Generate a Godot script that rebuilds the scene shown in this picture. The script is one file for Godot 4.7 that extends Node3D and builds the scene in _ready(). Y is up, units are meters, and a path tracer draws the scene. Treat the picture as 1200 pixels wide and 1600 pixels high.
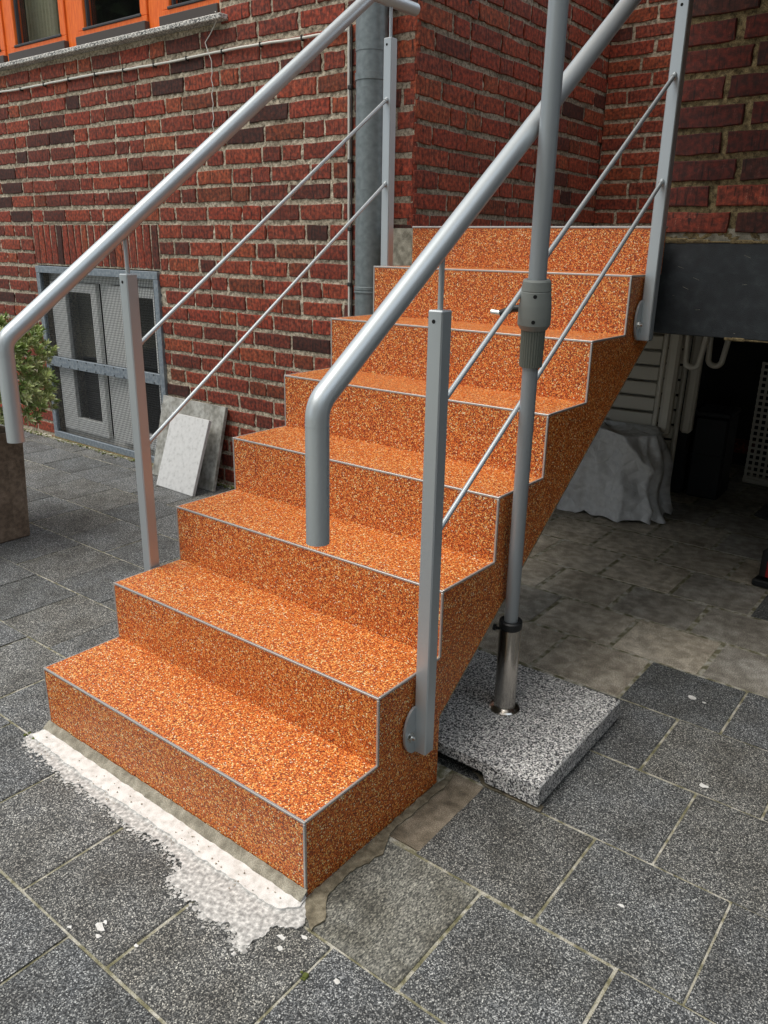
extends Node3D

const RISE := 0.175
const RISE_FIRST := 0.1927
const GOING := 0.2407
const STAIR_W := 0.9875
var cam: Camera3D
var rng := RandomNumberGenerator.new()
var M := {}
var brick_cache := {}

# ------------------------------------------------------------------ naming and describing
func numbered(called: String, parent: Node) -> String:
	if not parent.has_node(NodePath(called)):
		return called
	var k := 1
	while parent.has_node(NodePath("%s_%03d" % [called, k])):
		k += 1
	return "%s_%03d" % [called, k]

var counters := {}
func fresh_name(called: String, parent: Node) -> String:
	var key := str(parent.get_instance_id()) + called
	var k: int = counters.get(key, 0)
	counters[key] = k + 1
	return called if k == 0 else "%s_%03d" % [called, k]

func tag(o: Node3D, label: String, category: String, group := "", kind := "") -> Node3D:
	if label != "":
		o.set_meta("label", label)
	if category != "":
		o.set_meta("category", category)
	if group != "":
		o.set_meta("group", group)
	if kind != "":
		o.set_meta("kind", kind)
	return o

func thing(called: String, label: String, category: String, at := Vector3.ZERO, turn := 0.0, group := "") -> Node3D:
	var o := Node3D.new()
	o.name = fresh_name(called, self)
	add_child(o, true)
	o.position = at
	o.rotation.y = turn
	tag(o, label, category, group)
	return o

func put(called: String, mesh: Mesh, mat: Material, parent: Node = self) -> MeshInstance3D:
	var o := MeshInstance3D.new()
	o.name = fresh_name(called, parent)
	o.mesh = mesh
	if mat:
		o.material_override = mat
	parent.add_child(o, true)
	return o

# ------------------------------------------------------------------ mesh helpers
func begin() -> SurfaceTool:
	var st := SurfaceTool.new()
	st.begin(Mesh.PRIMITIVE_TRIANGLES)
	return st

func finish(st: SurfaceTool) -> ArrayMesh:
	st.generate_normals()
	return st.commit()

func tri(st: SurfaceTool, a: Vector3, b: Vector3, c: Vector3) -> void:
	st.add_vertex(a)
	st.add_vertex(b)
	st.add_vertex(c)

# corners given counter-clockwise as seen from outside; Godot wants clockwise
func quad(st: SurfaceTool, a: Vector3, b: Vector3, c: Vector3, d: Vector3) -> void:
	tri(st, a, c, b)
	tri(st, a, d, c)

func cbox(st: SurfaceTool, lo: Vector3, hi: Vector3, bev := 0.0, xf := Transform3D.IDENTITY) -> void:
	st.set_smooth_group(-1)
	var c := (lo + hi) * 0.5
	var h := (hi - lo) * 0.5
	var b := minf(bev, minf(h.x, minf(h.y, h.z)) * 0.49)
	if b <= 0.0:
		for ax in 3:
			for s in [-1.0, 1.0]:
				var n := Vector3.ZERO
				n[ax] = s
				var u := Vector3.ZERO
				u[(ax + 1) % 3] = 1.0
				var v := n.cross(u)
				var p := n * h
				var uu := u * h
				var vv := v * h
				quad(st, xf * (c + p - uu - vv), xf * (c + p + uu - vv), xf * (c + p + uu + vv), xf * (c + p - uu + vv))
		return
	# vertices by corner sign and by face axis
	var P := func(sx: float, sy: float, sz: float, ax: int) -> Vector3:
		var p := Vector3(sx * (h.x - b), sy * (h.y - b), sz * (h.z - b))
		if ax == 0:
			p.x = sx * h.x
		elif ax == 1:
			p.y = sy * h.y
		else:
			p.z = sz * h.z
		return xf * (c + p)
	for ax in 3:
		var a1 := (ax + 1) % 3
		var a2 := (ax + 2) % 3
		for s in [-1.0, 1.0]:
			var q := []
			for k in [[-1.0, -1.0], [1.0, -1.0], [1.0, 1.0], [-1.0, 1.0]]:
				var sg := [0.0, 0.0, 0.0]
				sg[ax] = s
				sg[a1] = k[0]
				sg[a2] = k[1]
				q.append(P.call(sg[0], sg[1], sg[2], ax))
			if s > 0:
				quad(st, q[0], q[1], q[2], q[3])
			else:
				quad(st, q[3], q[2], q[1], q[0])
	for ax in 3: # edges along ax
		var a1 := (ax + 1) % 3
		var a2 := (ax + 2) % 3
		for s1 in [-1.0, 1.0]:
			for s2 in [-1.0, 1.0]:
				var lo_ := [0.0, 0.0, 0.0]
				lo_[ax] = -1.0
				lo_[a1] = s1
				lo_[a2] = s2
				var hi_ := lo_.duplicate()
				hi_[ax] = 1.0
				var p0: Vector3 = P.call(lo_[0], lo_[1], lo_[2], a1)
				var p1: Vector3 = P.call(hi_[0], hi_[1], hi_[2], a1)
				var p2: Vector3 = P.call(hi_[0], hi_[1], hi_[2], a2)
				var p3: Vector3 = P.call(lo_[0], lo_[1], lo_[2], a2)
				if s1 * s2 > 0:
					quad(st, p0, p3, p2, p1)
				else:
					quad(st, p0, p1, p2, p3)
				pass
	for sx in [-1.0, 1.0]:
		for sy in [-1.0, 1.0]:
			for sz in [-1.0, 1.0]:
				var a: Vector3 = P.call(sx, sy, sz, 0)
				var d: Vector3 = P.call(sx, sy, sz, 1)
				var e: Vector3 = P.call(sx, sy, sz, 2)
				if sx * sy * sz > 0:
					tri(st, a, e, d)
				else:
					tri(st, a, d, e)

func box_mesh(lo: Vector3, hi: Vector3, bev := 0.0) -> ArrayMesh:
	var st := begin()
	cbox(st, lo, hi, bev)
	return finish(st)

# swept round tube through points
func tube(st: SurfaceTool, pts: Array, r: float, seg := 20, caps := true, smooth := 1) -> void:
	var rings := []
	var n := pts.size()
	var up := Vector3.UP
	var prev_side := Vector3.ZERO
	for i in n:
		var t: Vector3
		if i == 0:
			t = (pts[1] - pts[0]).normalized()
		elif i == n - 1:
			t = (pts[n - 1] - pts[n - 2]).normalized()
		else:
			t = ((pts[i] - pts[i - 1]).normalized() + (pts[i + 1] - pts[i]).normalized()).normalized()
		var side: Vector3
		if prev_side == Vector3.ZERO:
			up = Vector3.UP if absf(t.y) < 0.95 else Vector3.RIGHT
			side = t.cross(up).normalized()
		else:
			side = (prev_side - t * prev_side.dot(t)).normalized()
		prev_side = side
		var nrm := side.cross(t).normalized()
		var ring := []
		for k in seg:
			var a := TAU * k / seg
			ring.append(pts[i] + (side * cos(a) + nrm * sin(a)) * r)
		rings.append(ring)
	st.set_smooth_group(smooth)
	for i in n - 1:
		for k in seg:
			var k2 := (k + 1) % seg
			quad(st, rings[i][k], rings[i][k2], rings[i + 1][k2], rings[i + 1][k])
	if caps:
		st.set_smooth_group(-1)
		for k in seg:
			var k2 := (k + 1) % seg
			tri(st, pts[0], rings[0][k], rings[0][k2])
			tri(st, pts[n - 1], rings[n - 1][k2], rings[n - 1][k])

func tube_mesh(pts: Array, r: float, seg := 20, caps := true) -> ArrayMesh:
	var st := begin()
	tube(st, pts, r, seg, caps)
	return finish(st)

# profile of [radius, height] spun round y
func lathe(st: SurfaceTool, prof: Array, seg := 32, xf := Transform3D.IDENTITY) -> void:
	for i in prof.size() - 1:
		st.set_smooth_group(i + 2)
		for k in seg:
			var a := TAU * k / seg
			var b := TAU * (k + 1) / seg
			var p0 := Vector3(cos(a) * prof[i][0], prof[i][1], sin(a) * prof[i][0])
			var p1 := Vector3(cos(b) * prof[i][0], prof[i][1], sin(b) * prof[i][0])
			var p2 := Vector3(cos(b) * prof[i + 1][0], prof[i + 1][1], sin(b) * prof[i + 1][0])
			var p3 := Vector3(cos(a) * prof[i + 1][0], prof[i + 1][1], sin(a) * prof[i + 1][0])
			if prof[i][0] < 1e-6:
				tri(st, xf * p0, xf * p2, xf * p3)
			elif prof[i + 1][0] < 1e-6:
				tri(st, xf * p0, xf * p1, xf * p2)
			else:
				tri(st, xf * p0, xf * p1, xf * p2)
				tri(st, xf * p0, xf * p2, xf * p3)

# polygon in (x, y) of the plane given by xf, pushed from z0 to z1
func prism(st: SurfaceTool, poly: PackedVector2Array, z0: float, z1: float, xf := Transform3D.IDENTITY) -> void:
	st.set_smooth_group(-1)
	if Geometry2D.is_polygon_clockwise(poly):
		poly.reverse()
	var idx := Geometry2D.triangulate_polygon(poly)
	for i in range(0, idx.size(), 3):
		var a := poly[idx[i]]
		var b := poly[idx[i + 1]]
		var c := poly[idx[i + 2]]
		if (b - a).cross(c - a) < 0:
			var t := b
			b = c
			c = t
		tri(st, xf * Vector3(a.x, a.y, z1), xf * Vector3(c.x, c.y, z1), xf * Vector3(b.x, b.y, z1))
		tri(st, xf * Vector3(a.x, a.y, z0), xf * Vector3(b.x, b.y, z0), xf * Vector3(c.x, c.y, z0))
	var n := poly.size()
	for i in n:
		var a := poly[i]
		var b := poly[(i + 1) % n]
		quad(st, xf * Vector3(a.x, a.y, z0), xf * Vector3(b.x, b.y, z0), xf * Vector3(b.x, b.y, z1), xf * Vector3(a.x, a.y, z1))

func bar(st: SurfaceTool, a: Vector3, b: Vector3, r: float, seg := 8) -> void:
	tube(st, [a, b], r, seg)

# ------------------------------------------------------------------ textures
func noise(kind: int, freq: float, sd: int, oct := 4) -> FastNoiseLite:
	var n := FastNoiseLite.new()
	n.noise_type = kind
	n.frequency = freq
	n.seed = sd
	n.fractal_octaves = oct
	n.fractal_type = FastNoiseLite.FRACTAL_FBM if oct > 1 else FastNoiseLite.FRACTAL_NONE
	return n

func cells(freq: float, sd: int, ret: int, jitter := 1.0) -> FastNoiseLite:
	var n := FastNoiseLite.new()
	n.noise_type = FastNoiseLite.TYPE_CELLULAR
	n.frequency = freq
	n.seed = sd
	n.fractal_type = FastNoiseLite.FRACTAL_NONE
	n.cellular_return_type = ret
	n.cellular_jitter = jitter
	return n

func grey(n: FastNoiseLite, w: int, h := 0) -> PackedByteArray:
	var im := n.get_image(w, h if h else w, false, false, true)
	im.convert(Image.FORMAT_L8)
	return im.get_data()

func tex_from(data: PackedByteArray, w: int, fmt := Image.FORMAT_RGB8) -> ImageTexture:
	return ImageTexture.create_from_image(Image.create_from_data(w, w, false, fmt, data))

func lut(stops: Array) -> Array: # [[pos, r, g, b], ...] -> 256 x rgb
	var out := []
	for i in 256:
		var t := i / 255.0
		var k := 0
		while k < stops.size() - 2 and t > stops[k + 1][0]:
			k += 1
		var f: float = clampf((t - stops[k][0]) / maxf(1e-6, stops[k + 1][0] - stops[k][0]), 0, 1)
		out.append([lerpf(stops[k][1], stops[k + 1][1], f), lerpf(stops[k][2], stops[k + 1][2], f), lerpf(stops[k][3], stops[k + 1][3], f)])
	return out

# value image through a colour ramp, shaded up and down a little by a second image
func ramp_tex(v: PackedByteArray, w: int, stops: Array, mod := PackedByteArray(), amount := 0.0) -> ImageTexture:
	var l := lut(stops)
	var d := PackedByteArray()
	d.resize(w * w * 3)
	var has_mod := mod.size() > 0
	var lr := PackedFloat32Array()
	var lg := PackedFloat32Array()
	var lb := PackedFloat32Array()
	for c in l:
		lr.append(c[0])
		lg.append(c[1])
		lb.append(c[2])
	for i in w * w:
		var k := v[i]
		var f := 1.0
		if has_mod:
			f = 1.0 + (mod[i] - 128) * amount / 128.0
		d[i * 3] = clampi(int(lr[k] * f), 0, 255)
		d[i * 3 + 1] = clampi(int(lg[k] * f), 0, 255)
		d[i * 3 + 2] = clampi(int(lb[k] * f), 0, 255)
	return tex_from(d, w)

func std(col: Color, rough := 0.8, metal := 0.0) -> StandardMaterial3D:
	var m := StandardMaterial3D.new()
	m.albedo_color = col
	m.roughness = rough
	m.metallic = metal
	return m

func rgb(r: float, g: float, b: float) -> Color:
	return Color(r / 255.0, g / 255.0, b / 255.0)

func tri_mat(tex: Texture2D, scale: float, col := Color.WHITE, rough := 0.85, bump: Texture2D = null, bump_cm := 0.1, off := Vector3.ZERO) -> StandardMaterial3D:
	var m := std(col, rough)
	m.albedo_texture = tex
	m.uv1_triplanar = true
	m.uv1_world_triplanar = true
	m.uv1_triplanar_sharpness = 8.0
	m.uv1_scale = Vector3.ONE * scale
	m.uv1_offset = off
	if bump:
		m.heightmap_enabled = true
		m.heightmap_texture = bump
		m.heightmap_scale = bump_cm
	return m

func with_dirt(m: StandardMaterial3D, tex: Texture2D, scale: float) -> StandardMaterial3D:
	m.detail_enabled = true
	m.detail_albedo = tex
	m.detail_blend_mode = BaseMaterial3D.BLEND_MODE_MUL
	m.detail_uv_layer = BaseMaterial3D.DETAIL_UV_2
	m.uv2_triplanar = true
	m.uv2_world_triplanar = true
	m.uv2_triplanar_sharpness = 4.0
	m.uv2_scale = Vector3.ONE * scale
	return m

func make_materials() -> void:
	var W := 2048
	# general grime, multiplied in at a large scale
	var g1 := grey(noise(FastNoiseLite.TYPE_SIMPLEX_SMOOTH, 0.008, 11, 5), 512)
	M.dirt = ramp_tex(g1, 512, [[0, 160, 158, 152], [0.35, 216, 214, 210], [0.6, 240, 239, 238], [1, 255, 255, 255]])
	M.dirt_soft = ramp_tex(g1, 512, [[0, 196, 192, 186], [0.5, 236, 234, 230], [1, 255, 255, 255]])
	# coloured marble pebbles in resin
	var pv := grey(cells(0.15, 5, FastNoiseLite.RETURN_CELL_VALUE), W)
	var pd := grey(cells(0.15, 5, FastNoiseLite.RETURN_DISTANCE), W)
	var pebble := ramp_tex(pv, W, [[0, 112, 50, 20], [0.25, 160, 76, 30], [0.5, 192, 100, 40], [0.74, 214, 124, 54], [0.9, 236, 162, 90], [0.97, 248, 204, 146], [1, 255, 234, 204]], pd, -0.42)
	for i in pd.size():
		pd[i] = 255 - pd[i]
	var pebble_h := tex_from(pd, W, Image.FORMAT_L8)
	M.pebble = tri_mat(pebble, 1.05, rgb(238, 234, 230), 0.42, pebble_h, 0.13)
	# dark concrete slabs with ground granite grit
	var gv := grey(cells(0.2, 21, FastNoiseLite.RETURN_CELL_VALUE), W)
	var gd := grey(noise(FastNoiseLite.TYPE_SIMPLEX_SMOOTH, 0.06, 22, 3), W)
	var grit := ramp_tex(gv, W, [[0, 36, 38, 40], [0.28, 62, 64, 66], [0.5, 90, 92, 94], [0.7, 120, 122, 123], [0.88, 160, 160, 159], [1, 226, 226, 222]], gd, 0.28)
	M.grit_tex = grit
	var tones := [rgb(240, 242, 244), rgb(228, 230, 233), rgb(248, 247, 244), rgb(236, 235, 232), rgb(220, 223, 226), rgb(244, 242, 237)]
	for i in tones.size():
		M["paver%d" % i] = with_dirt(tri_mat(grit, 1.15, tones[i], 0.82, grit_bump(gd, W), 0.02, Vector3(0.37 * i, 0.11 * i, 0.53 * i)), M.dirt_soft, 1.1 + 0.07 * i)
	M.paver_pale = with_dirt(tri_mat(ramp_tex(gv.slice(0, 1024 * 1024), 1024, [[0, 52, 54, 54], [0.3, 84, 85, 84], [0.55, 122, 122, 118], [0.76, 150, 149, 144], [1, 206, 204, 196]]), 2.1, rgb(244, 243, 236), 0.85), M.dirt, 1.3)
	# pale granite
	var qv := grey(cells(0.105, 31, FastNoiseLite.RETURN_CELL_VALUE), 1024)
	var qd := grey(noise(FastNoiseLite.TYPE_SIMPLEX_SMOOTH, 0.05, 32, 4), 1024)
	var gran := ramp_tex(qv, 1024, [[0, 34, 35, 38], [0.24, 84, 85, 88], [0.42, 156, 156, 156], [0.7, 200, 199, 197], [1, 238, 236, 232]], qd, 0.35)
	M.granite = tri_mat(gran, 2.6, Color.WHITE, 0.55)
	M.sill = tri_mat(gran, 2.4, rgb(255, 252, 246), 0.6)
	# old brown-grey concrete slabs
	var bn := grey(noise(FastNoiseLite.TYPE_SIMPLEX_SMOOTH, 0.012, 41, 6), 1024)
	var bf := grey(noise(FastNoiseLite.TYPE_SIMPLEX_SMOOTH, 0.16, 42, 3), 1024)
	var fine_h := tex_from(bf, 1024, Image.FORMAT_L8)
	M.fine_h = fine_h
	var old := ramp_tex(bn, 1024, [[0, 156, 150, 140], [0.35, 180, 173, 162], [0.55, 196, 189, 178], [0.75, 208, 201, 190], [1, 230, 224, 212]], bf, 0.42)
	for i in 3:
		M["old_paver%d" % i] = with_dirt(tri_mat(old, 1.3, [rgb(244, 242, 238), rgb(214, 216, 218), rgb(255, 252, 246)][i], 0.9, fine_h, 0.12, Vector3(0.3 * i, 0, 0.7 * i)), M.dirt_soft, 0.8)
	M.worn_piece = with_dirt(tri_mat(old, 2.0, rgb(186, 178, 166), 0.9, fine_h, 0.12), M.dirt, 2.2)
	# joint filling: sandy grey with moss
	var joint := ramp_tex(bn, 1024, [[0, 88, 86, 60], [0.34, 122, 118, 94], [0.5, 152, 148, 130], [0.7, 174, 170, 158], [1, 204, 201, 192]], bf, 0.3)
	M.joint = tri_mat(joint, 1.7, Color.WHITE, 0.95, fine_h, 0.15)
	# concrete, plaster, mortar
	var conc := ramp_tex(bn, 1024, [[0, 112, 108, 98], [0.4, 150, 146, 134], [0.6, 168, 164, 152], [1, 200, 196, 184]], bf, 0.25)
	M.concrete = tri_mat(conc, 1.9, rgb(220, 218, 212), 0.92, fine_h, 0.12)
	M.screed = tri_mat(conc, 3.1, rgb(196, 188, 172), 0.92, fine_h, 0.14)
	M.plaster = tri_mat(ramp_tex(bn, 1024, [[0, 186, 184, 178], [0.3, 208, 206, 202], [0.6, 220, 219, 216], [1, 230, 229, 227]], bf, 0.12), 2.6, Color.WHITE, 0.9, fine_h, 0.03)
	M.plaster_thin = tri_mat(ramp_tex(bf, 1024, [[0, 110, 108, 105], [0.34, 158, 156, 152], [0.5, 192, 190, 186], [0.7, 204, 202, 199], [1, 218, 217, 214]], bn, 0.3), 5.5, rgb(250, 250, 250), 0.92, fine_h, 0.02)
	M.fibre_panel = with_dirt(tri_mat(ramp_tex(bn, 1024, [[0, 150, 150, 146], [0.5, 182, 182, 178], [1, 206, 206, 202]], bf, 0.12), 2.2, rgb(236, 236, 234), 0.85), M.dirt, 2.0)
	M.white_tile = tri_mat(ramp_tex(bn, 1024, [[0, 176, 176, 174], [0.3, 203, 203, 202], [0.6, 209, 209, 208], [1, 215, 215, 214]], bf, 0.06), 2.4, rgb(250, 250, 250), 0.6)
	var mn := grey(noise(FastNoiseLite.TYPE_SIMPLEX_SMOOTH, 0.022, 51, 5), 1024)
	var mf := grey(noise(FastNoiseLite.TYPE_SIMPLEX_SMOOTH, 0.1, 52, 4), 1024)
	var mort := ramp_tex(mn, 1024, [[0, 100, 93, 84], [0.28, 160, 151, 137], [0.5, 202, 192, 175], [0.75, 222, 213, 197], [1, 238, 231, 218]], mf, 0.3)
	var mort_h := tex_from(mf, 1024, Image.FORMAT_L8)
	M.mortar = with_dirt(tri_mat(mort, 2.0, rgb(246, 242, 236), 0.95, mort_h, 0.2), M.dirt_soft, 0.7)
	M.mortar_warm = with_dirt(tri_mat(mort, 2.3, rgb(168, 156, 124), 0.95, mort_h, 0.2), M.dirt, 0.7)
	M.mortar_grey = with_dirt(tri_mat(mort, 2.1, rgb(200, 194, 188), 0.95, mort_h, 0.2), M.dirt, 0.7)
	# fired clay with soot and lime streaks
	var b1 := grey(noise(FastNoiseLite.TYPE_SIMPLEX_SMOOTH, 0.02, 61, 5), 1024)
	var b2 := grey(noise(FastNoiseLite.TYPE_SIMPLEX_SMOOTH, 0.11, 62, 4), 1024)
	var si := noise(FastNoiseLite.TYPE_SIMPLEX_SMOOTH, 0.035, 63, 4).get_image(1024, 128, false, false, true)
	si.convert(Image.FORMAT_L8)
	si.resize(1024, 1024, Image.INTERPOLATE_CUBIC)
	var b3 := si.get_data()
	var d := PackedByteArray()
	d.resize(1024 * 1024 * 3)
	for i in 1024 * 1024:
		var t := 0.62 + (b1[i] - 128) * 0.0022 + (b2[i] - 128) * 0.0009
		var lime := clampf((b3[i] - 176) * 0.014, 0.0, 0.55) * clampf((b2[i] - 90) * 0.012, 0.0, 1.0)
		var soot := clampf((92 - b3[i]) * 0.012, 0.0, 0.5)
		t *= 1.0 - soot
		d[i * 3] = clampi(int(lerpf(212.0 * t, 200.0, lime)), 0, 255)
		d[i * 3 + 1] = clampi(int(lerpf(99.0 * t, 168.0, lime)), 0, 255)
		d[i * 3 + 2] = clampi(int(lerpf(70.0 * t, 156.0, lime)), 0, 255)
	var clay := tex_from(d, 1024)
	var clay_h := tex_from(b2, 1024, Image.FORMAT_L8)
	var tints := [rgb(232, 216, 206), rgb(214, 192, 184), rgb(252, 232, 208), rgb(190, 178, 174), rgb(255, 252, 214), rgb(164, 158, 158), rgb(226, 202, 190), rgb(208, 208, 176), rgb(126, 130, 134), rgb(248, 214, 196), rgb(158, 122, 112), rgb(136, 104, 100)]  # last two tints hold painted shade for the right-hand wall
	M.brick_tints = tints
	for i in tints.size():
		M["brick%d" % i] = tri_mat(clay, 1.9, tints[i], 0.82, clay_h, 0.03, Vector3(0.173 * i, 0.31 * i, 0.27 * i))
	M.brick_many = tri_mat(clay, 1.9, Color.WHITE, 0.82, clay_h, 0.045)
	M.brick_many.vertex_color_use_as_albedo = true
	# metals and paints
	var sm := grey(noise(FastNoiseLite.TYPE_SIMPLEX_SMOOTH, 0.02, 71, 5), 512)
	M.paint_grey = std(rgb(176, 182, 185), 0.38, 0.5)
	M.pole_grey = std(rgb(150, 156, 160), 0.42, 0.35)
	M.profile = std(rgb(176, 173, 170), 0.42, 0.6)
	M.steel = std(rgb(190, 185, 178), 0.2, 1.0)
	M.bolt = std(rgb(214, 212, 208), 0.18, 1.0)
	M.zinc = tri_mat(ramp_tex(sm, 512, [[0, 108, 116, 118], [0.5, 122, 130, 132], [1, 136, 143, 144]]), 2.6, Color.WHITE, 0.5)
	M.zinc.metallic = 0.55
	M.galv = tri_mat(ramp_tex(sm, 512, [[0, 112, 121, 130], [0.5, 134, 143, 151], [1, 160, 166, 170]]), 3.4, Color.WHITE, 0.5)
	M.galv.metallic = 0.5
	M.wire = std(rgb(48, 50, 51), 0.6, 0.2)
	M.hole = std(rgb(12, 12, 12), 0.9)
	M.plastic_grey = std(rgb(118, 122, 118), 0.5)
	M.plastic_dark = std(rgb(92, 96, 88), 0.55)
	M.black = std(rgb(22, 24, 26), 0.45)
	M.black_bin = std(rgb(26, 28, 30), 0.5)
	M.red_plastic = std(rgb(150, 26, 28), 0.4)
	M.bitumen = tri_mat(ramp_tex(sm, 512, [[0, 30, 34, 38], [0.6, 40, 45, 49], [0.9, 50, 55, 58], [1, 74, 78, 80]]), 1.6, Color.WHITE, 0.62, fine_h, 0.08)
	M.cream_plastic = std(rgb(206, 200, 186), 0.42)
	var cr := grey(cells(0.016, 97, FastNoiseLite.RETURN_DISTANCE2_SUB), 512)
	var crumple := tex_from(cr, 512, Image.FORMAT_L8)
	M.fabric = tri_mat(ramp_tex(bn, 1024, [[0, 204, 204, 204], [1, 226, 226, 226]], bf, 0.08), 2.0, Color.WHITE, 0.5, crumple, 0.7)
	M.cable = std(rgb(206, 204, 196), 0.5)
	M.clip = std(rgb(40, 38, 36), 0.6)
	# window joinery
	var wi := noise(FastNoiseLite.TYPE_SIMPLEX_SMOOTH, 0.05, 81, 4).get_image(512, 64, false, false, true)
	wi.convert(Image.FORMAT_L8)
	wi.resize(512, 512, Image.INTERPOLATE_CUBIC)
	M.orange_wood = tri_mat(ramp_tex(wi.get_data(), 512, [[0, 214, 90, 24], [0.5, 230, 106, 34], [1, 242, 124, 48]]), 3.0, Color.WHITE, 0.4)
	M.brown_wood = tri_mat(ramp_tex(wi.get_data(), 512, [[0, 84, 56, 32], [0.5, 112, 76, 44], [1, 136, 96, 58]]), 2.0, Color.WHITE, 0.6)
	M.added_soffit_wood = tri_mat(ramp_tex(wi.get_data(), 512, [[0, 196, 130, 56], [0.5, 216, 150, 70], [1, 230, 172, 92]]), 2.0, Color.WHITE, 0.6)
	M.drip_rail = std(rgb(74, 66, 62), 0.45, 0.2)
	M.gasket = std(rgb(52, 54, 58), 0.6)
	M.white_paint = std(rgb(240, 240, 237), 0.5)
	M.glass = std(Color(0.25, 0.27, 0.27, 0.03), 0.02)
	M.glass.transparency = BaseMaterial3D.TRANSPARENCY_ALPHA
	M.curtain = std(rgb(176, 176, 150), 0.9)
	M.curtain.backlight_enabled = true
	M.curtain.backlight = Color(0.3, 0.3, 0.26)
	M.room = std(rgb(62, 58, 52), 0.9)
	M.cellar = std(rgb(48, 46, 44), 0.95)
	# planter and plants
	M.planter = with_dirt(tri_mat(old, 2.6, rgb(168, 152, 140), 0.85, fine_h, 0.05), M.dirt_soft, 1.4)
	M.soil = tri_mat(joint, 3.0, rgb(110, 90, 70), 0.98)
	M.leaf = std(rgb(255, 255, 255), 0.45)
	M.leaf.vertex_color_use_as_albedo = true
	M.leaf.backlight_enabled = true
	M.leaf.backlight = Color(0.25, 0.3, 0.1)
	M.moss = std(rgb(84, 92, 40), 0.95)
	M.bark = tri_mat(old, 3.0, rgb(150, 120, 100), 0.95, fine_h, 0.3)

var grit_bump_tex: ImageTexture
func grit_bump(d: PackedByteArray, w: int) -> ImageTexture:
	if grit_bump_tex == null:
		grit_bump_tex = tex_from(d, w, Image.FORMAT_L8)
	return grit_bump_tex

# ------------------------------------------------------------------ the view, for deciding which pieces show largest
func seen_size(p: Vector3, size: float) -> float:
	var q := cam.global_transform.affine_inverse() * p
	if q.z > -0.2:
		return 0.001 / (1.0 + q.length())
	var ty := tan(deg_to_rad(cam.fov) * 0.5)
	var x := q.x / -q.z / (ty * 0.75)
	var y := q.y / -q.z / ty
	var s := size / -q.z
	return s if absf(x) < 1.04 and absf(y) < 1.04 else s * 0.001

# ------------------------------------------------------------------ brickwork
func brick_verts(L: float, H: float, D: float, r: RandomNumberGenerator) -> Array:
	var out := [] # outline, counter-clockwise from the front
	var hx := L * 0.5
	var hy := H * 0.5
	var base := [Vector2(-hx, -hy), Vector2(-hx * 0.3, -hy), Vector2(hx * 0.36, -hy), Vector2(hx, -hy), Vector2(hx, 0), Vector2(hx, hy), Vector2(hx * 0.28, hy), Vector2(-hx * 0.34, hy), Vector2(-hx, hy), Vector2(-hx, 0)]
	for p in base:
		out.append(p + Vector2(r.randf_range(-0.003, 0.002) * signf(p.x), r.randf_range(-0.0035, 0.002) * signf(p.y)))
	return out

func add_brick(st: SurfaceTool, L: float, H: float, D: float, r: RandomNumberGenerator, xf: Transform3D) -> void:
	st.set_smooth_group(-1)
	var o := brick_verts(L, H, D, r)
	var n := o.size()
	var inner := []
	for i in n:
		var p: Vector2 = o[i]
		var b := r.randf_range(0.0012, 0.004)
		var q := Vector2(p.x - signf(p.x) * minf(b, absf(p.x)), p.y - signf(p.y) * minf(b, absf(p.y)))
		inner.append(xf * Vector3(q.x, q.y, r.randf_range(-0.0012, 0.0012)))
	var c := xf * Vector3(r.randf_range(-0.02, 0.02), 0, r.randf_range(-0.0005, 0.0015))
	var ring := []
	var back := []
	for i in n:
		var p: Vector2 = o[i]
		ring.append(xf * Vector3(p.x, p.y, -0.003 + r.randf_range(-0.002, 0.001)))
		back.append(xf * Vector3(p.x, p.y, -D))
	for i in n:
		var j := (i + 1) % n
		tri(st, c, inner[j], inner[i])
		quad(st, ring[i], ring[j], inner[j], inner[i])
		quad(st, back[i], back[j], ring[j], ring[i])

func brick_mesh(L: float, H: float, variant: int) -> ArrayMesh:
	var key := "%d_%d_%d" % [roundi(L * 200), roundi(H * 500), variant]
	if not brick_cache.has(key):
		var r := RandomNumberGenerator.new()
		r.seed = hash(key)
		var st := begin()
		add_brick(st, L, H, 0.03, r, Transform3D.IDENTITY)
		brick_cache[key] = finish(st)
	return brick_cache[key]

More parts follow.
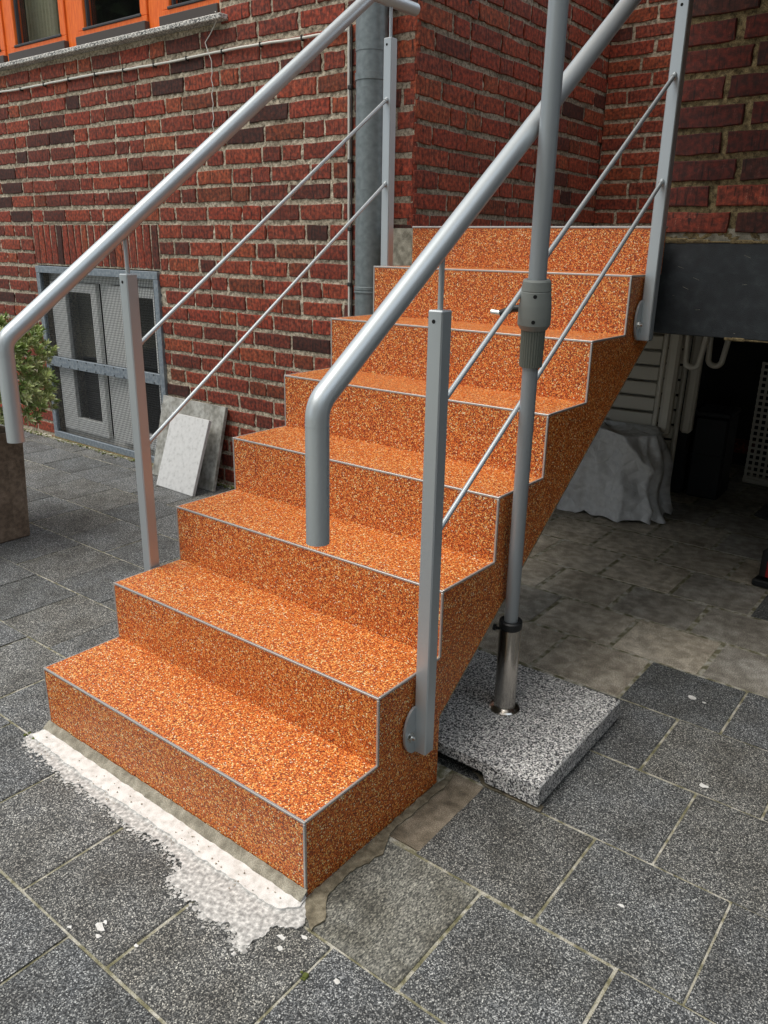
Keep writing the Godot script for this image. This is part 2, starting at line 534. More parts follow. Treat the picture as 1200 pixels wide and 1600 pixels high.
# the face of a wall in its own axes: x along it, y up, z outwards
# opts: u0 u1 v0 v1 pitch height joint header stretcher seed mortar holes soldiers thick
func brick_face(wall: Node3D, o: Dictionary) -> void:
	var r := RandomNumberGenerator.new()
	r.seed = o.seed
	var holes: Array = o.get("holes", [])
	var list := [] # [u centre, v centre, length, height, turned]
	var pitch: float = o.pitch
	var rows := int(ceil((o.v1 - o.v0) / pitch))
	var start: float = o.get("start", o.v0)
	for i in rows:
		var v := start + (i + 0.5) * pitch + r.randf_range(-0.002, 0.002)
		var u: float = o.u0
		var k: int = [0, 2, 1, 2][i % 4]
		var first := true
		while u < o.u1:
			var L: float = o.stretcher if (k % 3 != 2 or o.get("all_stretchers", false)) else o.header
			if r.randf() < 0.06:
				L = o.header
			L += r.randf_range(-0.007, 0.007)
			if first:
				L = [o.stretcher, o.header, o.stretcher, o.stretcher * 0.72][i % 4]
				first = false
			if o.u1 - (u + L) < 0.07:
				L = o.u1 - u
			var J: float = o.joint * r.randf_range(0.75, 1.35)
			var a: float = maxf(u, o.u0)
			var b: float = minf(u + L, o.u1)
			var pieces := [[a, b]]
			for h in holes:
				var h0: float = h[0] - 0.006
				var h1: float = h[1] + 0.006
				if v > h[2] - pitch * 0.35 and v < h[3] + pitch * 0.35:
					var kept := []
					for p in pieces:
						if p[1] <= h0 or p[0] >= h1:
							kept.append(p)
						else:
							if p[0] < h0:
								kept.append([p[0], h0])
							if p[1] > h1:
								kept.append([h1, p[1]])
					pieces = kept
			for p in pieces:
				if p[1] - p[0] > 0.035:
					list.append([(p[0] + p[1]) * 0.5, v, p[1] - p[0], o.height + r.randf_range(-0.003, 0.003), 0])
			u += L + J
			k += 1
	for s in o.get("soldiers", []): # upright bricks in a row: u0, u1, v0, v1
		var n: int = s[4]
		var w: float = (s[1] - s[0]) / n
		for i in n:
			list.append([s[0] + (i + 0.5) * w, (s[2] + s[3]) * 0.5, s[3] - s[2] - 0.008, w - 0.011, 1])
	var ranked := []
	var to_world := wall.global_transform
	for b in list:
		ranked.append([seen_size(to_world * Vector3(b[0], b[1], 0), b[2]), b])
	ranked.sort_custom(func(x, y): return x[0] > y[0])
	var st := begin()
	var joined := 0
	for i in ranked.size():
		var b: Array = ranked[i][1]
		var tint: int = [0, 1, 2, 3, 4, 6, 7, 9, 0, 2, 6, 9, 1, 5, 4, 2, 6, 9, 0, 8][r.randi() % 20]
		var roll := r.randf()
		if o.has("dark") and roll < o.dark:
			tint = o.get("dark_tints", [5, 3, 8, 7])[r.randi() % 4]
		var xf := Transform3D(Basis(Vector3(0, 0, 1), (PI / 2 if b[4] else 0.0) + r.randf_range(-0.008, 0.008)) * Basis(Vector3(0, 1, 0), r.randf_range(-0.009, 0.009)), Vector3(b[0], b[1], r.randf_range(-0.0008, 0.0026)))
		if i < 299 and ranked[i][0] > 0.012:
			var m := put("brick", brick_mesh(b[2], b[3], r.randi() % 3), M["brick%d" % tint], wall)
			m.transform = xf
		else:
			joined += 1
			st.set_color((M.brick_tints[tint] as Color).srgb_to_linear())
			add_brick(st, b[2], b[3], 0.03, r, xf)
	if joined:
		var rest := put("brickwork", finish(st), M.brick_many, wall)
		rest.set_meta("kind", "stuff")
	# rough mortar, a wavy sheet that rises and sinks between the bricks
	var cell: float = o.get("cell", 0.011)
	var nz := noise(FastNoiseLite.TYPE_SIMPLEX_SMOOTH, 22.0, o.seed + 7, 3)
	var mt := begin()
	mt.set_smooth_group(3)
	var nx := int((o.u1 - o.u0) / cell)
	var ny := int((o.v1 - o.v0) / cell)
	var z := PackedFloat32Array()
	z.resize((nx + 1) * (ny + 1))
	var depth: float = o.get("mortar_depth", -0.0058)
	for j in ny + 1:
		for i in nx + 1:
			var u: float = o.u0 + (o.u1 - o.u0) * i / nx
			var v: float = o.v0 + (o.v1 - o.v0) * j / ny
			z[j * (nx + 1) + i] = clampf(depth + nz.get_noise_2d(u, v) * 0.0085, -0.0118, -0.0026)
	for j in ny:
		for i in nx:
			var ua: float = o.u0 + (o.u1 - o.u0) * i / nx
			var ub: float = o.u0 + (o.u1 - o.u0) * (i + 1) / nx
			var va: float = o.v0 + (o.v1 - o.v0) * j / ny
			var vb: float = o.v0 + (o.v1 - o.v0) * (j + 1) / ny
			var skip := false
			for h in holes:
				if ub > h[0] + 0.003 and ua < h[1] - 0.003 and vb > h[2] + 0.003 and va < h[3] - 0.003:
					skip = true
					break
			if skip:
				continue
			quad(mt, Vector3(ua, va, z[j * (nx + 1) + i]), Vector3(ub, va, z[j * (nx + 1) + i + 1]), Vector3(ub, vb, z[(j + 1) * (nx + 1) + i + 1]), Vector3(ua, vb, z[(j + 1) * (nx + 1) + i]))
	put("mortar", finish(mt), o.mortar, wall)
	# the body of the wall behind, in blocks round the openings
	var ct := begin()
	var us := [o.u0, o.u1 - o.get("core_end", 0.0)]
	var vs := [o.v0, o.v1]
	for h in holes:
		us.append(clampf(h[0], o.u0, us[1]))
		us.append(clampf(h[1], o.u0, us[1]))
		vs.append(clampf(h[2], o.v0, o.v1))
		vs.append(clampf(h[3], o.v0, o.v1))
	us.sort()
	vs.sort()
	for i in us.size() - 1:
		for j in vs.size() - 1:
			if us[i + 1] - us[i] < 0.001 or vs[j + 1] - vs[j] < 0.001:
				continue
			var mu: float = (us[i] + us[i + 1]) * 0.5
			var mv: float = (vs[j] + vs[j + 1]) * 0.5
			var open := false
			for h in holes:
				if mu > h[0] and mu < h[1] and mv > h[2] and mv < h[3]:
					open = true
			if not open:
				cbox(ct, Vector3(us[i], vs[j], -o.get("thick", 0.24)), Vector3(us[i + 1], vs[j + 1], -0.013))
	put("masonry_core", finish(ct), o.mortar, wall)

# ------------------------------------------------------------------ paving
const ROW_Z := [2.2, 1.894, 1.588, 1.282, 0.976, 0.67, 0.365, 0.055, -0.25, -0.562, -0.88, -1.19, -1.487, -1.78, -2.07, -2.385, -2.705, -3.03, -3.34, -3.65, -3.96, -4.27, -4.45]
const ROW_X := [0.05, 0.2, 0.1, 0.02, 0.16, 0.005, 0.127, 0.28, 0.1, 0.235, 0.085, 0.205, 0.05, 0.225, 0.06, 0.19, 0.04, 0.2, 0.05, 0.2, 0.06, 0.18]

func is_old(x: float, z: float) -> bool:
	if z < -1.49:
		return x > -1.17
	if z < -1.19:
		return x > -1.0 and x < 0.21
	if z < -0.88:
		return x > -0.97 and x < 0.02
	return false

func make_paving() -> void:
	var ground := put("ground", box_mesh(Vector3(-60, -0.4, -60), Vector3(60, -0.0035, 60)), M.joint)
	tag(ground, "", "", "", "structure")
	var pv := Node3D.new()
	pv.name = "pavement"
	add_child(pv, true)
	tag(pv, "", "", "", "structure")
	var cand := []
	for k in ROW_X.size():
		var za: float = ROW_Z[k]
		var zb: float = ROW_Z[k + 1]
		var p := 0.3065
		var i := int(floor((-7.6 - ROW_X[k]) / p))
		while ROW_X[k] + i * p < 2.6:
			var x0: float = ROW_X[k] + i * p
			var x1: float = x0 + p
			i += 1
			var c := Vector3((x0 + x1) * 0.5, 0, (za + zb) * 0.5)
			if c.x < -1.2 and za < -1.93:
				continue
			if x0 > -0.98 and x1 < -0.02 and zb > -0.55 and za < 0.01:
				continue # under the foot of the stair
			if za < -0.2 and za > -0.3 and x1 < 0.2 and x1 > 0.05:
				continue # replaced by the brown piece beside the stair
			cand.append([seen_size(c, 0.3), c, x1 - x0, za - zb])
	cand.sort_custom(func(a, b): return a[0] > b[0])
	var r := RandomNumberGenerator.new()
	r.seed = 77
	var cache := {}
	var rest := begin()
	var old_n := 0
	var new_n := 0
	var any := false
	for q in cand:
		var c: Vector3 = q[1]
		var old := is_old(c.x, c.z)
		var gap := r.randf_range(0.0045, 0.0085) + (0.003 if old else 0.0)
		var hx: float = (q[2] - gap) * 0.5
		var hz: float = (q[3] - gap) * 0.5
		var xf := Transform3D(Basis(Vector3(r.randf_range(-1, 1), r.randf_range(-2, 2), r.randf_range(-1, 1)).normalized(), r.randf_range(-0.005, 0.005)), Vector3(c.x, r.randf_range(-0.0012, 0.0012) - (0.002 if old else 0.0), c.z))
		var n := old_n if old else new_n
		if n < 299 and q[0] > 0.01:
			var key := "%d_%d_%s" % [roundi(hx * 500), roundi(hz * 500), old]
			if not cache.has(key):
				cache[key] = box_mesh(Vector3(-hx, -0.05, -hz), Vector3(hx, 0, hz), 0.005 if old else 0.0028)
			var mat: Material = M["old_paver%d" % (r.randi() % 3)] if old else M["paver%d" % (r.randi() % 6)]
			if not old and absf(c.x - 0.127) < 0.1 and absf(c.z + 0.0975) < 0.1:
				mat = M.paver_pale
			var m := put("old_slab" if old else "slab", cache[key], mat, pv)
			m.transform = xf
			if old:
				old_n += 1
			else:
				new_n += 1
		else:
			any = true
			cbox(rest, Vector3(-hx, -0.05, -hz), Vector3(hx, 0, hz), 0.0, xf)
	if any:
		put("slabs_beyond", finish(rest), M.paver1, pv).set_meta("kind", "stuff")

# flat patch with a ragged rim: outline in (x, z)
func patch(outline: Array, y: float, th: float, ragged: float, sd: int, step := 0.012) -> ArrayMesh:
	var r := RandomNumberGenerator.new()
	r.seed = sd
	var wn := noise(FastNoiseLite.TYPE_SIMPLEX_SMOOTH, 16.0, sd, 2)
	var wf := noise(FastNoiseLite.TYPE_SIMPLEX_SMOOTH, 75.0, sd + 1, 2)
	var pts := PackedVector2Array()
	var n := outline.size()
	for i in n:
		var a: Vector2 = outline[i]
		var b: Vector2 = outline[(i + 1) % n]
		var m := maxi(1, int(a.distance_to(b) / step))
		var nr := Vector2(b.y - a.y, a.x - b.x).normalized()
		for k in m:
			var p := a.lerp(b, float(k) / m)
			var wob := wn.get_noise_2d(p.x, p.y) * 1.6 + wf.get_noise_2d(p.x, p.y) * 0.9 + r.randf_range(-0.28, 0.28)
			pts.append(p + nr * wob * ragged)
	var st := begin()
	# x, z -> prism plane: poly x = x, poly y = -z, thickness upwards
	var poly := PackedVector2Array()
	for p in pts:
		poly.append(Vector2(p.x, -p.y))
	prism(st, poly, y, y + th, Transform3D(Basis(Vector3(1, 0, 0), Vector3(0, 0, -1), Vector3(0, 1, 0)), Vector3.ZERO))
	return finish(st)

# ------------------------------------------------------------------ the stair
func step_top(k: int) -> float: # k = 1..7
	return RISE_FIRST + (k - 1) * RISE

func make_stair() -> void:
	var s := thing("staircase", "straight outdoor staircase clad in orange-brown pebble resin with metal edge strips", "staircase")
	var w := STAIR_W
	var e := 0.012
	# closed concrete body, a little smaller than the cladding
	var out := [Vector2(0, 0.0)]
	for k in range(1, 8):
		out.append(Vector2((k - 1) * GOING, step_top(k)))
		out.append(Vector2(k * GOING, step_top(k)))
	out.append(Vector2(1.685, 1.062))
	out.append(Vector2(0.491, 0.197))
	out.append(Vector2(0.491, 0.0))
	var poly := PackedVector2Array(out)
	# plane: poly x = -z, poly y = y, depth along x
	var pl := Transform3D(Basis(Vector3(0, 0, -1), Vector3(0, 1, 0), Vector3(1, 0, 0)), Vector3.ZERO)
	for side in [-w, -e]:
		var st := begin()
		prism(st, poly.duplicate(), side, side + e, pl)
		put("side_panel", finish(st), M.pebble, s)
	var inner := [Vector2(0.006, 0.002)]
	for k in range(1, 8):
		inner.append(Vector2((k - 1) * GOING + e * 0.9, step_top(k) - e * 0.9))
		inner.append(Vector2(k * GOING + e * 0.9, step_top(k) - e * 0.9))
	inner.append(Vector2(1.683, 1.064))
	inner.append(Vector2(0.489, 0.199))
	inner.append(Vector2(0.489, 0.002))
	var sb := begin()
	prism(sb, PackedVector2Array(inner), -w + e + 0.001, -e - 0.001, pl)
	put("concrete_body", finish(sb), M.concrete, s)
	for k in range(1, 8):
		var z1 := -(k - 1) * GOING
		var z0 := -k * GOING
		var y := step_top(k)
		put("tread", box_mesh(Vector3(-w + e, y - e, z0 if k < 7 else -1.684), Vector3(-e, y, z1)), M.pebble, s)
		var yb := 0.004 if k == 1 else step_top(k - 1)
		put("riser", box_mesh(Vector3(-w + e, yb, z1 - e), Vector3(-e, y - e, z1)), M.pebble, s)
		# edge strips of folded metal
		var t := 0.0048
		put("edge_strip", box_mesh(Vector3(-w - 0.001, y - t, z1 - t), Vector3(0.001, y + 0.001, z1 + 0.0012), 0.001), M.profile, s)
		put("edge_strip", box_mesh(Vector3(-t, y - t, z0), Vector3(0.0012, y + 0.0012, z1 - t - 0.0002), 0.001), M.profile, s)
		put("edge_strip", box_mesh(Vector3(-w - 0.0012, y - t, z0), Vector3(-w + 0.003, y + 0.0008, z1 - t - 0.0002), 0.001), M.profile, s)
		put("edge_strip", box_mesh(Vector3(-t, yb, z1 - t), Vector3(0.0012, y - t - 0.0002, z1 + 0.0014), 0.001), M.profile, s)
		put("edge_strip", box_mesh(Vector3(-w - 0.0012, yb, z1 - t), Vector3(-w + t, y - t - 0.0002, z1 + 0.0014), 0.001), M.profile, s)
	# last riser, up to the landing
	put("riser", box_mesh(Vector3(-0.987, 1.2427, -1.697), Vector3(-0.001, 1.382, -1.685)), M.pebble, s)
	put("edge_strip", box_mesh(Vector3(-0.99, 1.3822, -1.70), Vector3(0.002, 1.389, -1.683), 0.001), M.profile, s)
	# thin line along the lower edge of the side
	var es := begin()
	tube(es, [Vector3(0.0, 0.197, -0.491), Vector3(0.0, 1.062, -1.685)], 0.002, 8)
	put("edge_strip", finish(es), M.screed, s)

# ------------------------------------------------------------------ railings
func arc_path(pts: Array, rad: float, n := 8) -> Array:
	var out := [pts[0]]
	for i in range(1, pts.size() - 1):
		var a: Vector3 = (pts[i - 1] - pts[i]).normalized()
		var b: Vector3 = (pts[i + 1] - pts[i]).normalized()
		var half := a.angle_to(b) * 0.5
		var cut := rad / tan(half)
		var p: Vector3 = pts[i] + a * cut
		var q: Vector3 = pts[i] + b * cut
		var c: Vector3 = pts[i] + (a + b).normalized() * (rad / sin(half))
		for k in n + 1:
			var v := (p - c).slerp(q - c, float(k) / n)
			out.append(c + v)
	out.append(pts[pts.size() - 1])
	return out

func make_railing(x: float, out_dir: float, z_first: float, top_first: float, foot_first: float, z_second: float, top_second: float, foot_second: float, label: String, dy: float) -> void:
	var t := thing("railing", label, "railing", Vector3(x, 0, 0), 0.0, "railings of the stair")
	var slope := 0.735
	var y0 := 1.055 + dy
	var zt := -1.455
	var yt := y0 + slope * (-zt - 0.03)
	var path := arc_path([Vector3(0, 0.805 + dy * 0.9, -0.022), Vector3(0, y0, -0.024), Vector3(0, yt, zt), Vector3(0, yt + 0.003, zt - 0.245)], 0.05, 10)
	var st := begin()
	tube(st, path, 0.0212, 32)
	put("handrail", finish(st), M.paint_grey, t)
	# fine weld line where the bend begins
	put("weld_seam", tube_mesh([Vector3(0, y0 - 0.036, -0.0236), Vector3(0, y0 - 0.0335, -0.0236)], 0.02145, 32), M.paint_grey, t)
	var h := 0.0178
	for k in 2:
		var z := z_first if k == 0 else z_second
		var top := top_first if k == 0 else top_second
		var foot := foot_first if k == 0 else foot_second
		var po := put("post", box_mesh(Vector3(-h, foot, z - h), Vector3(h, top, z + h), 0.0028), M.paint_grey, t)
		put("drill_hole", tube_mesh([Vector3(-h * 0.15, top - 0.022, z + h - 0.004), Vector3(-h * 0.15, top - 0.022, z + h + 0.0006)], 0.0042, 14), M.hole, po)
		var ry := y0 + slope * (-z - 0.03)
		put("rail_pin", tube_mesh([Vector3(0, top - 0.001, z), Vector3(0, ry - 0.016, z)], 0.0058, 14), M.paint_grey, t)
		# half-round plate that bolts the post to the flank of the stair
		var pp := PackedVector2Array()
		var py := foot + 0.062
		for a in 17:
			var an := PI * 0.5 + PI * a / 16.0
			pp.append(Vector2(cos(an) * 0.042, sin(an) * 0.062))
		var bt := begin()
		var bx := -out_dir * (h - 0.001)
		# plane: poly x = z (towards the camera side), depth along x
		prism(bt, pp, -0.003, 0.003, Transform3D(Basis(Vector3(0, 0, -1), Vector3(0, 1, 0), Vector3(1, 0, 0)), Vector3(bx - out_dir * -0.0005, py, z + h - 0.001)))
		prism(bt, pp, -0.003, 0.003, Transform3D(Basis(Vector3(0, 0, 1), Vector3(0, 1, 0), Vector3(-1, 0, 0)), Vector3(bx - out_dir * -0.0005, py, z - h + 0.001)))
		var br := put("bracket", finish(bt), M.paint_grey, t)
		for sd in [1.0, -1.0]:
			var bl := begin()
			var by: float = py - 0.012
			var bz: float = z + sd * (h + 0.018)
			tube(bl, [Vector3(bx, by, bz), Vector3(bx + out_dir * 0.009, by, bz)], 0.0092, 6, true, -1)
			tube(bl, [Vector3(bx + out_dir * 0.009, by, bz), Vector3(bx + out_dir * 0.017, by, bz)], 0.0052, 12)
			tube(bl, [Vector3(bx + out_dir * 0.003, by, bz), Vector3(bx + out_dir * 0.0048, by, bz)], 0.0128, 20)
			put("bolt", finish(bl), M.bolt, br)
	for q in [[0.205, 0.185], [0.495, 0.465]]:
		var ya: float = top_first - q[0]
		var yb: float = top_second - q[1]
		var a := Vector3(0, ya, z_first)
		var b := Vector3(0, yb, z_second)
		var d := (b - a).normalized()
		put("rod", tube_mesh([a + d * 0.012, b - d * 0.012], 0.0062, 16), M.paint_grey, t)
		for p in [a + d * 0.024, b - d * 0.024]:
			put("rod_collar", tube_mesh([p - d * 0.008, p + d * 0.008], 0.0078, 16), M.paint_grey, t)

# ------------------------------------------------------------------ the telescopic pole and its granite foot
func make_pole() -> void:
	var b := thing("granite_base", "speckled pale granite slab under the telescopic pole beside the stair", "base")
	var st := begin()
	var prof := PackedVector2Array([Vector2(-0.25, 0.012), Vector2(-0.11, 0.012), Vector2(-0.10, 0.040), Vector2(0.096, 0.040), Vector2(0.106, 0.012), Vector2(0.256, 0.012), Vector2(0.256, 0.066), Vector2(0.252, 0.07), Vector2(-0.246, 0.07), Vector2(-0.25, 0.066)])
	prism(st, prof, -1.062, -0.556)
	put("slab", finish(st), M.granite, b)
	put("rubber_pad", box_mesh(Vector3(0.13, -0.003, -0.60), Vector3(0.22, 0.0118, -0.58)), M.black, b)
	put("rubber_pad", box_mesh(Vector3(0.13, -0.003, -1.04), Vector3(0.22, 0.0118, -1.02)), M.black, b)
	put("rubber_pad", box_mesh(Vector3(-0.22, -0.003, -0.60), Vector3(-0.13, 0.0118, -0.58)), M.black, b)
	put("rubber_pad", box_mesh(Vector3(-0.22, -0.003, -1.04), Vector3(-0.13, 0.0118, -1.02)), M.black, b)
	var foot := Vector3(0.012, 0.07, -0.812)
	var up := Vector3(0.0612, 1.53, 0.113).normalized()
	var side := up.cross(Vector3(0, 0, 1)).normalized()
	var basis := Basis(side, up, side.cross(up)).orthonormalized()
	var p := thing("telescopic_pole", "tall grey telescopic pole standing in a polished steel sleeve in front of the right railing", "pole")
	p.position = foot
	var xf := Transform3D(basis, Vector3.ZERO)
	var lt := begin()
	lathe(lt, [[0.0, 0.0002], [0.0445, 0.0002], [0.0445, 0.004], [0.041, 0.008], [0.036, 0.010], [0.031, 0.013], [0.031, 0.02]], 40)
	put("flange", finish(lt), M.steel, p)
	lt = begin()
	lathe(lt, [[0.0, 0.005], [0.0302, 0.005], [0.0302, 0.272], [0.0225, 0.272], [0.0225, 0.20]], 48, xf)
	put("sleeve", finish(lt), M.steel, p)
	lt = begin()
	lathe(lt, [[0.019, 0.268], [0.0312, 0.268], [0.0316, 0.274], [0.031, 0.288], [0.0265, 0.291], [0.0195, 0.2905]], 40, xf)
	put("sleeve_collar", finish(lt), M.black, p)
	lt = begin()
	tube(lt, [xf * Vector3(-0.027, 0.255, 0.006), xf * Vector3(-0.041, 0.255, 0.009)], 0.0045, 12)
	tube(lt, [xf * Vector3(-0.039, 0.255, 0.008), xf * Vector3(-0.047, 0.255, 0.01)], 0.009, 10)
	put("clamp_screw", finish(lt), M.black, p)
	lt = begin()
	lathe(lt, [[0.0, 0.02], [0.0186, 0.02], [0.0186, 1.06], [0.0, 1.06]], 36, xf)
	put("lower_tube", finish(lt), M.pole_grey, p)
	# ribbed grip
	lt = begin()
	for k in 28:
		var a := TAU * k / 28.0
		var a2 := TAU * (k + 0.5) / 28.0
		var a3 := TAU * (k + 1) / 28.0
		var rr := [0.0268, 0.0282, 0.0268]
		var an := [a, a2, a3]
		lt.set_smooth_group(-1)
		for q in 2:
			var p0 := Vector3(cos(an[q]) * rr[q] * 0.96, 0.985, sin(an[q]) * rr[q] * 0.96)
			var p1 := Vector3(cos(an[q + 1]) * rr[q + 1] * 0.96, 0.985, sin(an[q + 1]) * rr[q + 1] * 0.96)
			var p2 := Vector3(cos(an[q + 1]) * rr[q + 1], 1.072, sin(an[q + 1]) * rr[q + 1])
			var p3 := Vector3(cos(an[q]) * rr[q], 1.072, sin(an[q]) * rr[q])
			tri(lt, xf * p0, xf * p1, xf * p2)
			tri(lt, xf * p0, xf * p2, xf * p3)
	lathe(lt, [[0.0, 0.984], [0.0262, 0.984], [0.0262, 0.99]], 28, xf)
	put("grip", finish(lt), M.plastic_dark, p)
	lt = begin()
	lathe(lt, [[0.024, 1.066], [0.031, 1.071], [0.0378, 1.082], [0.0382, 1.098], [0.037, 1.125], [0.0342, 1.155], [0.0334, 1.156], [0.0334, 1.1575], [0.034, 1.1585], [0.0318, 1.178], [0.0295, 1.182], [0.022, 1.1825]], 44, xf)
	var cl := put("clamp_housing", finish(lt), M.plastic_grey, p)
	for y in [1.092, 1.148]:
		var rr: float = 0.0378 if y < 1.1 else 0.0345
		var d := Vector3(0.42, 0, 0.9).normalized()
		put("screw_hole", tube_mesh([xf * (d * (rr - 0.004) + Vector3(0, y, 0)), xf * (d * (rr + 0.0008) + Vector3(0, y, 0))], 0.0045, 14), M.hole, cl)
	# lever pointing away to the left
	var lv := begin()
	var d0 := Vector3(-0.9, 0, 0.1).normalized()
	var l0 := d0 * 0.034 + Vector3(0, 1.115, 0)
	tube(lv, [xf * l0, xf * (l0 + d0 * 0.02 + Vector3(0, -0.002, 0)), xf * (l0 + d0 * 0.05 + Vector3(0, -0.016, 0))], 0.0085, 14)
	var hn := put("lever", finish(lv), M.black, cl)
	hn.name = fresh_name("lever", cl) if false else hn.name
	lv = begin()
	tube(lv, [xf * (l0 + d0 * 0.05 + Vector3(0, -0.016, 0)), xf * (l0 + d0 * 0.074 + Vector3(0, -0.014, 0))], 0.0068, 14)
	put("lever_tip", finish(lv), M.bolt, cl)
	lt = begin()
	lathe(lt, [[0.0, 1.16], [0.0204, 1.16], [0.0204, 2.55], [0.0, 2.55]], 40, xf)
	put("upper_tube", finish(lt), M.pole_grey, p)

# ------------------------------------------------------------------ shrub leaves
func leaf_crown(parent: Node3D, called: String, centre: Vector3, radii: Vector3, count: int, size: float, cols: Array, sd: int, clusters := 60) -> void:
	var r := RandomNumberGenerator.new()
	r.seed = sd
	var st := begin()
	st.set_smooth_group(-1)
	# one narrow folded leaf
	var l := size
	var wv := size * 0.17
	var p0 := Vector3.ZERO
	var p1 := Vector3(-wv, 0.06 * l, l * 0.5)
	var p2 := Vector3(wv, 0.06 * l, l * 0.5)
	var p3 := Vector3(0, -0.06 * l, l)
	var mid := Vector3(0, -0.01 * l, l * 0.5)
	tri(st, p0, p1, mid)
	tri(st, p0, mid, p2)
	tri(st, p1, p3, mid)
	tri(st, mid, p3, p2)
	var mm := MultiMesh.new()
	mm.transform_format = MultiMesh.TRANSFORM_3D
	mm.use_colors = true
	mm.mesh = finish(st)
	mm.instance_count = count
	var per := 14
	var i := 0
	while i < count:
		# a rosette of leaves at a shoot tip
		var dir := Vector3(r.randfn(), r.randfn(), r.randfn()).normalized()
		if dir.y < -0.55:
			dir.y = -dir.y
		var bump := 0.86 + 0.14 * sin(dir.x * 5.1 + sd) * cos(dir.y * 4.3 + dir.z * 3.7) + r.randf_range(-0.06, 0.05)
		var depth := pow(r.randf(), 0.35)
		var c := centre + dir * radii * bump * lerpf(0.55, 1.0, depth)
		var outw := (dir + Vector3(0, 0.55, 0)).normalized()
		var col: Color = cols[r.randi() % cols.size()]
		for k in per:
			if i >= count:
				break
			var a := TAU * k / 5.0 * 1.9 + r.randf() * 0.6
			var side := outw.cross(Vector3(0.31, 0.2, 0.93)).normalized()
			var s2 := outw.cross(side)
			var tilt := 0.15 + 0.85 * float(k) / per
			var ld := (outw * (1.0 - tilt * 0.8) + (side * cos(a) + s2 * sin(a)) * tilt).normalized()
			var b := Basis.looking_at(-ld, outw + Vector3(0.01, 0.02, 0.03)) * r.randf_range(0.7, 1.15)
			mm.set_instance_transform(i, Transform3D(b, c - outw * 0.012 * k / per))
			var f := r.randf_range(0.75, 1.2) * (1.25 if k < 4 else 0.9)
			mm.set_instance_color(i, Color(col.r * f, col.g * f, col.b * f))
			i += 1
	var o := MultiMeshInstance3D.new()
	o.name = called
	o.multimesh = mm
	o.material_override = M.leaf
	parent.add_child(o, true)
	o.set_meta("kind", "stuff")

# ------------------------------------------------------------------ everything
func _ready() -> void:
	rng.seed = 1234
	cam = Camera3D.new()
	cam.name = "camera"
	add_child(cam)
	cam.position = Vector3(0.9311, 1.313, 0.9641)
	cam.rotation = Vector3(-0.3236, 0.6551, 0.018)
	cam.fov = 65.77
	cam.near = 0.05
	cam.far = 400.0
	cam.current = true
	var env := Environment.new()
	env.background_mode = Environment.BG_SKY
	var sky := Sky.new()
	var sm := ProceduralSkyMaterial.new()
	sm.sky_top_color = Color(0.90, 0.95, 1.0)
	sm.sky_horizon_color = Color(0.68, 0.72, 0.75)
	sm.sky_curve = 0.35
	sm.ground_bottom_color = Color(0.24, 0.24, 0.23)
	sm.ground_horizon_color = Color(0.5, 0.5, 0.49)
	sm.sun_angle_max = 1.0
	sky.sky_material = sm
	env.sky = sky
	env.background_energy_multiplier = 1.0
	env.ambient_light_source = Environment.AMBIENT_SOURCE_SKY
	env.tonemap_mode = Environment.TONE_MAPPER_LINEAR
	env.tonemap_exposure = 1.8
	env.sdfgi_enabled = true
	env.ssao_enabled = true
	env.ssil_enabled = true
	var we := WorldEnvironment.new()
	we.name = "sky"
	we.environment = env
	add_child(we)
	var sun := DirectionalLight3D.new()
	sun.name = "sun"
	add_child(sun)
	sun.light_energy = 0.5
	sun.light_color = Color(1.0, 0.985, 0.96)
	sun.light_angular_distance = 45.0
	sun.shadow_enabled = true
	sun.look_at_from_position(Vector3(-2.6, 9.0, 3.4), Vector3.ZERO)
	make_materials()
	make_paving()
	make_house()
	make_stair()
	make_railing(0.0245, 1.0, -0.388, 1.195, 0.165, -1.552, 1.985, 1.045, "grey painted railing on the right side of the stair, nearest the camera", 0.0)
	make_railing(-1.0135, -1.0, -0.395, 1.23, 0.20, -1.556, 2.01, 1.08, "grey painted railing on the left side of the stair, by the brick wall", 0.022)
	make_pole()
	make_ground_bits()
	make_wall_things()
	make_left_things()
	make_cellar_things()
	make_trees()

